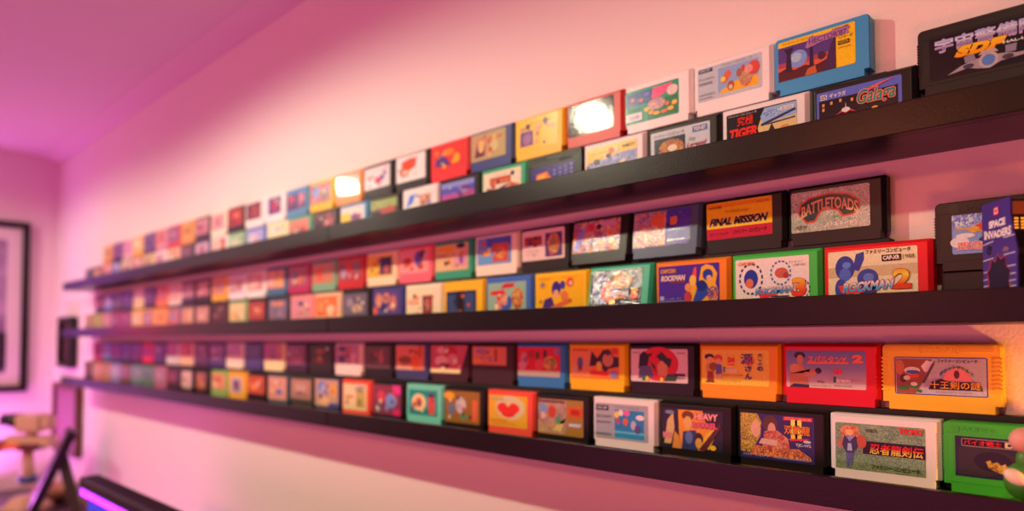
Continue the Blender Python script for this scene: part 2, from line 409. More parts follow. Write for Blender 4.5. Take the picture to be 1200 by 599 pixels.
TOPB = [
 ('blue', '3f86b4', 'yellow label with planet scene',
  pic('f4b31e', ('r', 0, 0, .76, .86, '5a3a78'), ('r', 0, .30, .76, .46, 'a8405a'), ('r', 0, .22, .76, .34, 'd8583a'), ('p', [(0, 0), (0, .24), (.10, .30), (.22, .22), (.36, .28), (.5, .20), (.64, .28), (.76, .22), (.76, 0)], '5a2428'),
      ('e', .27, .48, .125, .22, '7f8cc4'), ('e', .25, .52, .07, .12, 'a8b0dc'), ('p', [(.10, .20), (.12, .66), (.08, .80), (.21, .80), (.17, .66), (.19, .20)], '3a2438'), ('p', [(.42, .20), (.43, .70), (.46, .70), (.48, .2)], '3a2438'),
      ('p', [(.60, .0), (.70, .62), (.76, .80), (.76, 0)], '4a2a48'), ('e', .58, .40, .05, .10, '4a2a38'), ('p', [(.36, .0), (.4, .16), (.5, .2), (.52, 0)], 'c05a34'),
      ('p', [(.37, .70), (.42, .94), (.60, .90), (.90, .97), (.94, .92), (.91, .84), (.93, .76), (.60, .74), (.40, .66)], 'a86a98'), ('t', "HECTOR'87", .42, .75, .90, .88, '6a3460', {'bold': .02, 'rise': .01}),
      ('t', 'ファミリーコンピュータ', .06, .90, .48, .96, '5a4414'), ('t', 'HFC-HE', .72, .92, .92, .97, '5a4414'), ('t', 'ヘクター 87', .79, .66, .97, .74, '2a2010'), ('r', .79, .53, .93, .62, '1a1410'), ('t', 'HUDSON', .80, .54, .92, .61, 'f0c040'), ('r', .79, .45, .95, .46, '6a5010'), box=(.045, .25, .86, .93)), 'smooth'),
 ('white', 'f2e9df', 'grey label with desert picture',
  pic('bdb4bc', ('r', .33, .10, .95, .86, '8f9cc4'), ('p', [(.33, .10), (.40, .22), (.62, .38), (.95, .40), (.95, .10)], 'f0a428'), ('p', [(.38, .44), (.44, .72), (.50, .76), (.55, .62), (.44, .36)], 'd86040'), ('e', .41, .52, .04, .08, 'e8c040'), ('e', .53, .28, .055, .14, 'b05030'), ('e', .53, .24, .03, .07, 'e0b090'),
      ('e', .76, .42, .10, .28, A(330, '9a6a50', 'd84a38', 'c8a078')), ('e', .88, .62, .09, .20, 'd8483c'), ('e', .80, .62, .07, .12, 'e88a80'), ('e', .66, .58, .04, .12, 'a85a3a'), ('e', .72, .68, .03, .1, 'c84838'),
      ('r', .02, .86, .24, .96, '2a2428'), ('t', 'HVC-MT', .04, .875, .22, .945, 'bdb4bc', {'bold': .03}), ('t', 'ゲーム ファミリー', .02, .62, .28, .70, '4a4248', {'bold': .02}), ('r', .02, .50, .24, .56, '8a8088'), ('t', 'NINTENDO', .03, .16, .28, .22, '5a5258'), ('r', .02, .08, .24, .10, '8a8088'),
      ('t', 'ファミリーコンピュータ', .40, .89, .86, .96, '4a4248')), 'bevelled'),
 ('white', 'f2e9df', 'teal label with pink blossoms',
  pic('1f8a6e', ('r', .02, .52, .52, .92, '3a4a88'), ('e', .14, .72, .04, .05, 'd86a50'), ('e', .3, .66, .04, .05, 'd86a50'), ('e', .42, .80, .05, .05, '7a6ac0'), ('r', .44, .04, .97, .56, '1f6a3a'),
      ('p', [(.50, .62), (.54, .94), (.70, .92), (.90, .94), (.84, .76), (.66, .62)], 'ee3a78'), ('e', .60, .44, .16, .17, A(300, 'd88a78', 'c85a68', '5a5aa0', 'e8b8a0')), ('e', .89, .72, .10, .15, 'e4b8b0'),
      ('e', .42, .34, .05, .06, 'f0b030'), ('e', .50, .22, .05, .06, 'f08a30'), ('e', .60, .16, .06, .05, 'f0b030'), ('e', .74, .16, .06, .05, 'e8603a'), ('e', .86, .20, .06, .06, 'f0a030'), ('e', .93, .34, .05, .07, 'f0b030'), ('e', .80, .36, .04, .06, 'e8603a'),
      ('r', .02, .08, .33, .30, 'e8d0d0'), ('t', 'TAXAN', .07, .12, .28, .26, '4a4aa0', {'bold': .03}), ('t', 'ミラクルロピット', .05, .36, .30, .46, '0f5a48', {'bold': .03}), box=(.02, .18, .82, .86)), 'bevelled'),
 ('red', 'c8282a', 'glossy black label with gold emblem',
  pic('2c1e1e', ('e', .4, .55, .26, .34, A(260, '6a3a28', '9a6a3a', '3a2422', 'b08858')), ('r', .55, .62, .95, .70, '6a5248'), ('r', .58, .48, .92, .54, '7a5c50'), ('r', .60, .34, .90, .38, '5a4038'),
      *[('e', .28 + .09 * i, .10 + .012 * i, .03, .05, 'c8a878') for i in range(7)], ('p', [(.7, .14), (.8, .30), (.9, .26), (.86, .1)], 'a84a28'), box=(.055, .24, .85, .92), foil=2), 'bevelled'),
 ('yellow', 'f6ab14', 'yellow label with purple square',
  pic('f6b21c', ('r', .10, .15, .42, .62, '6a2a78'), ('e', .27, .36, .10, .18, '9a5a88'), ('r', .10, .66, .22, .76, 'b87a50'), ('t', 'アストロロボ', .35, .78, .82, .86, 'b87030', {'bold': .02}), ('t', 'ササ', .48, .50, .85, .66, 'e0906a', {'bold': .04, 'arch': .1}), ('e', .9, .6, .05, .1, 'e89a60'), box=(.05, .2, .88, .94)), 'bevelled'),
 ('navy', '34386e', 'sand label with dark figure',
  pic('b89a68', ('r', .06, .10, .50, .9, 'c88a68'), ('p', [(.10, .12), (.18, .6), (.30, .82), (.42, .5), (.40, .14)], '6a3a48'), ('e', .30, .52, .09, .24, 'e8a868'), ('e', .68, .45, .12, .2, 'd0b078'), ('r', .55, .7, .92, .78, 'c86a48'), box=(.05, .26, .84, .93)), 'bevelled'),
 ('red', 'e0242c', 'red label with blue and orange shapes',
  pic('e03a34', ('p', [(.08, .2), (.2, .72), (.48, .50), (.62, .16)], '5a3a78'), ('e', .55, .72, .18, .14, 'e8782a'), ('e', .80, .4, .10, .2, 'f09a28'), ('p', [(.3, .6), (.42, .88), (.5, .64)], 'e88a60')), 'bevelled'),
 ('black', '2a2224', 'white label with one red blotch', pic('ecd4d4', ('p', [(.18, .3), (.2, .78), (.5, .88), (.72, .84), (.66, .5), (.5, .42), (.4, .2)], 'd8402a'), ('e', .3, .3, .08, .12, 'e06a58'), box=(.06, .22, .9, .94)), 'bevelled'),
 ('black', '2c2426', 'white label with small violet figures', pic('ecd0d4', ('e', .55, .35, .14, .16, 'd8506a'), ('e', .7, .45, .08, .14, '7a5aa0'), ('e', .82, .62, .06, .12, '8a7ab0'), ('r', .05, .08, .3, .2, 'c8a0a8'), foil=2), 'bevelled'),
 ('orange', 'e88a4a', 'brown and pink label', pic('c88a78', ('r', .05, .1, .5, .5, 'a88890'), ('e', .7, .4, .16, .2, 'd86a48'), foil=2), 'bevelled'),
 ('yellow', 'f6a818', 'violet and crimson label', pic('a83a50', ('e', .3, .62, .16, .3, '6a7ac8'), ('e', .7, .4, .16, .3, '6a1a38'), ('r', .05, .06, .35, .3, 'd0707a')), 'bevelled'),
 ('blue', '4a7aa0', 'purple label with pink dots', pic('5a2a68', ('e', .25, .6, .14, .16, 'd83a60'), ('e', .78, .55, .14, .26, 'd86a88'), ('r', 0, .84, 1, 1, '4a6ab0')), 'bevelled'),
 ('white', 'f0dccc', 'violet label with crimson middle', pic('6a3a80', ('r', .3, .2, .75, .8, 'c03a58'), box=(.2, .3, .8, .9)), 'bevelled'),
 ('white', 'f0dccc', 'plum red label', pic('8a3a50', ('r', .4, .2, .8, .8, 'a84a48'), box=(.1, .3, .85, .92)), 'bevelled'),
 ('black', '3a2028', 'red label', pic('c03a3a', ('r', .1, .1, .5, .5, '8a2a40'), ('e', .6, .6, .2, .2, 'd86a58')), 'bevelled'),
 ('cream', 'f0c8b0', 'pink label', pic('e09a98', ('r', .3, .3, .7, .8, 'd07a80')), 'bevelled'),
 ('brown', '4a2a2c', 'pink label', pic('d07a88', ('r', .2, .2, .6, .7, 'b85a70')), 'bevelled'),
 ('orange', 'e0884a', 'amber label', pic('e09a50', ('r', .2, .3, .6, .7, 'c8683a')), 'bevelled'),
 ('red', 'd83a30', 'mauve label', pic('8a5a88', ('e', .5, .5, .3, .3, 'c06a70')), 'bevelled'),
 ('pink', 'd88088', 'coral label', pic('e07a68', ('r', .4, .3, .8, .8, 'c04a50')), 'bevelled'),
 ('violet', '5a3a5c', 'grey violet label', pic('7a5a78', ('r', .2, .2, .7, .7, '4a3050')), 'bevelled'),
 ('gold', 'f0a020', 'amber label', pic('f0b850', ('e', .5, .6, .25, .3, 'f8d890')), 'bevelled'),
 ('pink', 'e8a0a0', 'rose label', pic('d87880', ('r', .2, .3, .6, .6, 'e8b0a8')), 'bevelled'),
 ('plum', '4a2a48', 'mauve label', pic('8a5070', ('r', .2, .3, .6, .6, '6a3858')), 'bevelled'),
 ('orange', 'd87a38', 'gold label', pic('e8a840', ('e', .5, .5, .3, .3, 'b85a38')), 'bevelled'),
]
MIDF = [
 ('red', 'e21a24', 'cream label and big red numeral two',
  pic('e6c9a0', ('r', 0, .44, 1, .66, 'cfa87c'), ('e', .20, .64, .115, .26, '283a8c'), ('e', .20, .50, .07, .14, '4a62b4'), ('e', .22, .70, .05, .07, '5a78c8'), ('p', [(.29, .60), (.33, .92), (.42, .96), (.42, .80), (.36, .56)], '283a8c'), ('e', .46, .40, .12, .20, '30428f'), ('e', .15, .20, .07, .22, '30428f'), ('e', .46, .14, .10, .14, '22306e'), ('e', .47, .42, .06, .09, '5a70b8'),
      ('t', 'ファミリーコンピュータ', .44, .90, .93, .99, '2a1c18', {'bold': .03}), ('r', .62, .73, .83, .86, '16100f'), ('t', 'CAP-XR', .635, .755, .815, .84, 'efdcc0', {'bold': .04}), ('t', '1988', .85, .76, .97, .84, '5a4434'),
      ('p', [(.12, .26), (.20, .30), (.42, .12), (.26, .10), (.16, .12)], 'e8302c'),
      ('t', 'ROCKMAN', .17, .12, .75, .32, ('grad', .022, .034, '2a9ac8', 'eef6f8', '1a6ab0'), {'bold': .04, 'shear': .25, 'out': 'b82a30', 'ow': .0005, 'rise': .05}), ('t', 'ドクターワイリーの謎', .40, .04, .68, .10, '20182a'),
      ('t', '2', .74, .16, .93, .56, ('grad', .024, .045, 'e23a1e', 'f8c030', 'e23a1e'), {'bold': .04, 'out': 'a81a20', 'ow': .0006}), box=(.05, .16, .875, .905)), 'bevelled'),
 ('green', '3fae44', 'cream label and big orange numeral three',
  pic('ecd9c2', ('e', .22, .54, .10, .22, '24368c'), ('e', .20, .44, .055, .11, 'e06a4a'), ('ring', .22, .54, .17, .37, '23315e', 16), ('e', .64, .64, .09, .12, 'c85a48'), ('e', .70, .58, .04, .07, 'a83a34'), ('ring', .63, .64, .14, .28, '2a6aa0', 16), ('ring', .92, .26, .09, .2, '23315e', 12),
      ('t', 'CAPCOM', .04, .86, .27, .94, 'e07a3a', {'bold': .05}), ('t', 'ファミリー', .74, .84, .92, .89, '6a5a50'), ('t', 'CAP-XU', .80, .77, .95, .82, '6a5a50'),
      ('p', [(.30, .22), (.36, .26), (.60, .14), (.36, .08)], 'e03030'), ('t', 'ROCKMAN', .28, .16, .80, .32, ('grad', .024, .034, '2a8ac0', 'eef2f6', '1a5aa0'), {'bold': .04, 'shear': .25, 'out': 'a82a34', 'ow': .0004, 'rise': .03}), ('r', .5, .10, .74, .13, '3a3038'),
      ('t', '3', .78, .10, .96, .50, ('grad', .022, .040, 'e83a1e', 'f8b030'), {'bold': .05, 'out': 'b02418', 'ow': .0005}), box=(.05, .16, .875, .905)), 'bevelled'),
 ('orange', 'f4761a', 'violet label with yellow burst',
  pic('4a2a8c', ('p', [(.52, .0), (.48, .34), (.58, .60), (.66, .42), (.72, .92), (.80, .98), (.90, .92), (.97, .74), (.94, .5), (.99, .3), (.95, 0)], 'f0a02a'), ('p', [(.55, .62), (.60, .90), (.64, .94), (.64, .64)], 'e8483a'), ('e', .58, .60, .055, .14, 'f4b040'), ('e', .50, .44, .05, .10, 'e88a50'),
      ('e', .82, .72, .08, .14, '2a3a90'), ('e', .84, .64, .04, .07, 'e8a080'), ('p', [(.58, .10), (.66, .44), (.80, .52), (.86, .30), (.74, .12), (.62, 0)], '24449a'), ('e', .72, .46, .08, .14, '182c70'), ('e', .90, .24, .09, .20, A(260, 'c84a40', 'e8a060', '5a3a70')), ('e', .50, .2, .06, .14, 'c03a40'),
      ('t', 'CAPCOM', .04, .82, .30, .93, 'd88a40', {'bold': .06}), ('t', 'ROCKMAN', .05, .62, .46, .76, 'e8d8e8', {'bold': .03, 'shear': .2, 'out': 'c03040', 'ow': .0004}), ('r', .20, .56, .46, .60, '8a3050'), ('r', .03, .14, .10, .24, 'b0a0c0'), ('t', 'CAP-4V', .12, .14, .40, .20, '8a7ab8'), ('r', .03, .10, .46, .12, '8a7ab8'), box=(.055, .16, .87, .905)), 'bevelled'),
 ('teal', '2fa47c', 'dark label with orange numeral five',
  pic('241e28', ('e', .22, .48, .18, .42, A(150, '8a84b0', 'c0b8d8', '3a3a60')), ('e', .38, .40, .16, .30, A(240, 'd83a38', 'e86a48', 'b02a40', 'e8a880')), ('e', .62, .68, .20, .22, A(240, 'd84a38', '3a9a58', 'f0b040', 'c83040')), ('e', .50, .34, .09, .14, '3a4a90'), ('p', [(.30, .26), (.34, .38), (.66, .42), (.62, .30)], 'd8b0a8'), ('r', .62, .24, .76, .40, '9a8a90'), ('e', .46, .10, .06, .06, 'f0b020'), ('t', 'ROCKMAN', .34, .18, .70, .28, 'e87a30', {'bold': .05, 'shear': .2}),
      ('t', '5', .80, .16, .95, .44, ('grad', .022, .036, 'e84a1e', 'f8b030'), {'bold': .06}), box=(.055, .16, .86, .90), foil=1), 'bevelled'),
 ('yellow', 'f8ac18', 'yellow label with dark blue helmet shape',
  pic('f4a81c', ('e', .44, .62, .10, .22, '3a2a7a'), ('e', .58, .72, .06, .12, '4a3a8a'), ('e', .44, .48, .06, .12, 'e89a6a'), ('p', [(.12, .04), (.18, .34), (.34, .40), (.42, .12), (.38, 0)], '4a2a70'), ('p', [(.30, .12), (.48, .22), (.7, .34), (.72, .20), (.5, .10)], 'd8603a'), ('e', .62, .42, .08, .14, 'e0703a'), ('e', .74, .78, .08, .13, 'd8502a'), ('e', .76, .76, .04, .06, 'e8a890'), ('e', .14, .74, .07, .10, 'c8902a'), ('e', .14, .76, .03, .05, '6a5aa0'), ('e', .74, .28, .04, .06, 'c85a20'), ('e', .10, .28, .04, .05, 'b8702a'),
      ('t', 'CAPCOM', .06, .88, .3, .94, 'a86a14'), ('t', 'ファミコン', .56, .90, .86, .95, 'a86a14'), box=(.06, .14, .90, .92)), 'bevelled'),
 ('blue', '3c5fa8', 'grey green label with red letters',
  pic('8fa890', ('p', [(.06, .60), (.10, .74), (.44, .76), (.50, .60)], 'd82a28'), ('p', [(.34, .80), (.44, .96), (.72, .96), (.68, .82)], 'c82a30'), ('e', .40, .34, .18, .30, A(230, 'd83a30', 'e8a088', '3a5a9a', 'f0a040')), ('e', .78, .46, .15, .36, A(230, 'e88a30', 'b83a30', '6a3a40', 'e8c060')), ('e', .58, .34, .06, .22, '3a58a0'), ('e', .24, .20, .06, .16, 'c8302a'), box=(.06, .14, .87, .86)), 'bevelled'),
 ('yellow', 'f8a81a', 'dark blue and black striped label',
  pic('23304e', ('r', .36, 0, .58, 1, '1a1418'), ('r', .06, .1, .3, .85, '34466c'), ('r', .64, .15, .92, .9, '34466c'), box=(.1, .1, .82, .74)), 'bevelled'),
 ('pale', 'f2cfae', 'cream label with small brown picture', pic('f0c8a0', ('r', .52, .05, .84, .72, '8a3a34'), ('e', .68, .4, .09, .2, A(200, '6a5a78', 'd87a58', '8a4a48')), ('r', .06, .42, .42, .50, 'e8805a'), ('r', .06, .54, .36, .6, 'e08a68'), box=(.05, .16, .9, .9)), 'bevelled'),
 ('navy', '33306e', 'orange and violet label', pic('5a4078', ('e', .22, .6, .12, .3, 'e08a60'), ('e', .5, .7, .12, .22, 'e0805a'), ('e', .76, .45, .12, .34, 'c86a58'), ('e', .38, .3, .1, .18, '2a2a60'), ('r', .02, 0, .16, .3, 'e85a28')), 'bevelled'),
 ('black', '282024', 'grey brown label', pic('6a5868', ('e', .6, .3, .22, .2, 'c89a78'), ('e', .3, .6, .14, .2, '98808a')), 'bevelled'),
 ('peach', 'f0b088', 'orange label with cream spots', pic('e86a38', ('e', .7, .3, .2, .26, 'f0b890'), ('e', .25, .5, .1, .3, 'f08a50')), 'bevelled'),
 ('pink', 'f07a78', 'rose label with tiny blue mark', pic('d88088', ('e', .5, .72, .14, .12, '4a3a68'), ('r', .55, .1, .9, .5, 'c88a80')), 'bevelled'),
 ('slate', '2c3040', 'grey violet label with orange patch', pic('7a6078', ('r', .2, .7, .85, .92, 'd8785a'), ('e', .6, .3, .15, .2, '8a7088')), 'bevelled'),
 ('black', '2c1a20', 'red label with salmon edge', pic('b03a34', ('e', .6, .5, .22, .2, 'd86a50')), 'bevelled'),
 ('green', '88a060', 'cream label with orange patch', pic('e8b888', ('r', .1, .1, .6, .5, 'e8a060')), 'bevelled'),
 ('brown', '3a1c20', 'dark plum label', pic('4a2028', ('e', .4, .4, .2, .2, '6a3038')), 'bevelled'),
 ('black', '2c2228', 'pink label', pic('c87a78', ('r', .2, .2, .8, .6, 'd89080')), 'bevelled'),
 ('brown', '5a3a40', 'peach label', pic('d88a70', ('r', .5, .1, .9, .8, 'e0a080')), 'bevelled'),
 ('violet', '6a5078', 'coral label', pic('d87058', ('e', .5, .5, .3, .3, '9a7a98')), 'bevelled'),
 ('orange', 'f08030', 'orange label', pic('f09a50', ('r', .3, .2, .7, .8, 'e06a30')), 'bevelled'),
 ('orange', 'f09030', 'mauve label', pic('a86a78', ('r', .2, .2, .8, .8, 'c8808a')), 'bevelled'),
 ('gold', 'f0a038', 'peach label', pic('f0b070', ('r', .2, .2, .6, .6, 'f0c890')), 'bevelled'),
 ('brown', '6a2a28', 'brick label', pic('a84a38', ('r', .2, .2, .6, .6, '8a3a38')), 'bevelled'),
 ('red', 'b02a28', 'brown label', pic('8a4038', ('r', .2, .2, .6, .6, 'a85a48')), 'bevelled'),
 ('pink', 'd08080', 'rust label', pic('c87060', ('e', .5, .5, .3, .3, 'd89a80')), 'bevelled'),
 ('gold', 'b89a38', 'olive label', pic('a89040', ('r', .3, .2, .7, .8, 'c8b050')), 'bevelled'),
 ('tan', 'b87850', 'brown label', pic('b08058', ('r', .3, .2, .7, .8, 'c8986a')), 'bevelled'),
]
MIDB = [
 ('black', '231f22', 'speckled silver label and curved title',
  pic(A(430, 'a0a89c', '1f6a38', 'fff4ea', '2f7a44', 'e8b0a8'), ('p', [(.09, .46), (.12, .70), (.24, .84), (.50, .90), (.74, .84), (.88, .66), (.89, .44), (.80, .30), (.66, .28), (.60, .44), (.50, .52), (.40, .46), (.32, .22), (.20, .20)], 'c8452e'),
      ('p', [(.11, .46), (.14, .68), (.25, .80), (.50, .86), (.73, .80), (.86, .64), (.87, .45), (.79, .34), (.68, .32), (.62, .48), (.50, .57), (.38, .50), (.31, .27), (.21, .25)], '27383e'),
      ('t', 'BATTLETOADS', .14, .34, .86, .62, 'd89a6a', {'bold': .03, 'arch': .17}), ('t', 'TM', .85, .82, .88, .85, '30382c'), ('t', '· NTW ·', .05, .07, .24, .16, '4a3438', {'bold': .03}), ('t', 'バトルトード', .44, .08, .80, .18, 'f4e8dc', {'bold': .03}), box=(.045, .22, .85, .90)), 'bevelled'),
 ('black', '231f20', 'yellow over red label with slanted title',
  pic('f6b812', ('r', 0, 0, 1, .30, 'c01f3a'), ('r', 0, .86, 1, .97, 'e88a14'), ('t', 'NATSUME', .04, .84, .24, .90, '4a2a14', {'bold': .04}), ('t', 'SNC-FM', .78, .86, .95, .92, '7a4a14'), ('t', 'ファイナルミッション', .30, .68, .66, .77, '2a1a14', {'bold': .02}),
      ('t', 'FINAL MISSION', .04, .36, .95, .58, '241010', {'bold': .06, 'shear': .35, 'out': 'f6c890', 'ow': .0005}), ('t', 'ファミリー コンピュータ', .42, .10, .92, .22, '2a1014', {'bold': .02, 'shear': .3}), ('t', 'カートリッジ', .05, .11, .34, .18, '5a1424', {'bold': .02}), box=(.045, .26, .85, .93)), 'bevelled'),
 ('slate', '4a5268', 'violet label with an orange square',
  pic('4a389c', ('r', 0, 0, .58, 1, A(260, 'a8506a', 'd8805a', '5a4a9a', 'c8a090')), ('e', .44, .70, .14, .24, 'd8643a'), ('e', .30, .36, .20, .24, A(300, 'c87a70', '8a4a70', 'e0b090')), ('r', .58, .52, .74, .62, '24306a'), ('p', [(.66, .56), (.66, .78), (.76, .80), (.78, .70), (.76, .56)], 'd8702a'), ('t', 'バイナリィ', .60, .40, .84, .46, 'c8b8e8', {'bold': .02}), ('t', 'Battle', .62, .10, .72, .18, 'c8b8e8', {'shear': .3}), ('r', .72, .12, .92, .15, '8a78c8'), box=(.04, .22, .86, .92), foil=1), 'bevelled'),
 ('black', '2a2022', 'busy orange and violet label',
  pic(A(210, 'd8703a', '6a4a9a', 'c84a50', 'e8a860', '4a3a78', 'e8c8a8'), ('e', .36, .78, .12, .15, 'd83a50'), ('p', [(.02, .10), (.10, .6), (.3, .9), (.2, .4), (.16, .05)], '8a7ac0'), ('r', .5, .1, .86, .24, 'a84a30'), ('e', .76, .86, .16, .09, 'd08aa8'), box=(.05, .25, .84, .92), foil=1), 'bevelled'),
 ('black', '2e2222', 'white label with brown block and picture',
  pic('e8b8b0', ('r', .06, .50, .48, .80, '9a3a34'), ('r', .10, .58, .44, .64, 'b85a4a'), ('r', .56, .08, .95, .86, '5a3a68'), ('e', .76, .50, .14, .34, A(230, 'e0703a', 'c8583a', '3a6a58', 'e8a060')), ('r', .08, .30, .44, .34, 'd09a90'), ('r', .08, .2, .38, .23, 'd09a90'), box=(.05, .24, .88, .93)), 'bevelled'),
 ('white', 'f0c8b0', 'blue label with orange picture',
  pic('6a90c0', ('r', .28, .66, 1, .96, '5058a8'), ('r', 0, .72, .28, .96, '8a7ab0'), ('r', .10, .34, .40, .52, 'e8983a'), ('r', .46, .08, .92, .74, 'c8503a'), ('e', .68, .4, .16, .24, A(230, 'e88a50', '8a3a50', 'd8603a')), box=(.08, .26, .84, .92)), 'bevelled'),
 ('green', '2f8a6a', 'yellow and pink label', pic('e0a878', ('r', .06, .74, .60, .94, 'e89a30'), ('e', .78, .9, .14, .1, '3a2a3a'), ('p', [(.5, .1), (.62, .5), (.95, .8), (.98, .1)], 'd88a98'), ('e', .8, .4, .06, .2, '8a4a8a'), ('r', .05, .55, .4, .62, 'b06a50'), box=(.05, .22, .88, .9)), 'bevelled'),
 ('pink', 'f05a68', 'rose label with red and blue shapes', pic('e88a88', ('e', .28, .5, .16, .2, 'd8402a'), ('e', .66, .6, .14, .34, '6a4a98'), ('e', .74, .26, .1, .14, 'd8482a'), ('e', .8, .86, .1, .1, '7a2a30')), 'bevelled'),
 ('cream', 'f2c49c', 'amber label with dark picture', pic('f0a838', ('r', .48, .08, .95, .88, '3a2a58'), ('e', .75, .3, .14, .2, 'a83a58'), ('e', .3, .6, .12, .12, 'c88a30')), 'bevelled'),
 ('red', 'c01a24', 'pink and grey label', pic('b03a48', ('e', .2, .4, .12, .3, 'a88aa0'), ('e', .46, .5, .1, .34, 'e03a3a'), ('e', .78, .6, .14, .26, '8a5a68')), 'bevelled'),
 ('sage', '7a9878', 'orange label with red middle', pic('c87058', ('r', .22, .1, .5, .7, 'e0503a'), ('r', .55, .3, .9, .8, 'b88068')), 'bevelled'),
 ('magenta', 'b01a50', 'plum label with orange bits', pic('a84a60', ('e', .3, .6, .18, .22, '6a4a80'), ('e', .6, .3, .2, .2, 'd8705a')), 'bevelled'),
 ('blue', '34607c', 'salmon label', pic('e08068', ('r', .5, .1, .9, .7, 'e89a60'), ('e', .25, .4, .2, .3, 'e8a098')), 'bevelled'),
 ('white', 'f4dcd0', 'pink label', pic('d8807a', ('e', .4, .4, .3, .3, 'e8a8a0')), 'bevelled'),
 ('white', 'ecc4c8', 'rose label', pic('d89aa0', ('e', .7, .4, .2, .3, 'c86a70')), 'bevelled'),
 ('amber', 'f09828', 'coral label', pic('d87868', ('r', .2, .3, .8, .8, 'c87070')), 'bevelled'),
 ('black', '2c1c28', 'rose label', pic('c05a68', ('r', .2, .2, .8, .8, 'd0707a')), 'bevelled'),
 ('plum', '3a2038', 'pink label', pic('b86078', ('r', .2, .2, .8, .8, 'c87888')), 'bevelled'),
 ('white', 'f0b8a8', 'pink label', pic('e88a80', ('e', .5, .5, .3, .3, 'f0a8a0')), 'bevelled'),
 ('orange', 'f07038', 'red label', pic('d04a50', ('r', .2, .2, .8, .8, 'e0705a')), 'bevelled'),
 ('brown', '4a2438', 'violet label', pic('6a3a60', ('r', .2, .2, .8, .8, '8a4a68')), 'bevelled'),
 ('cream', 'f0b878', 'amber label', pic('e8a868', ('r', .2, .2, .8, .8, 'f0c088')), 'bevelled'),
 ('violet', '4a3048', 'plum label', pic('5a3050', ('r', .2, .2, .8, .8, '6a3a58')), 'bevelled'),
 ('brown', '5a3438', 'grey label', pic('6a5058', ('r', .2, .2, .8, .8, '7a4a50')), 'bevelled'),
 ('blue', '5a6088', 'lilac label', pic('b080b8', ('r', .2, .2, .8, .8, 'c898c8')), 'bevelled'),
 ('maroon', '4a2438', 'pink label', pic('a84a70', ('r', .2, .2, .8, .8, 'c05a78')), 'bevelled'),
]
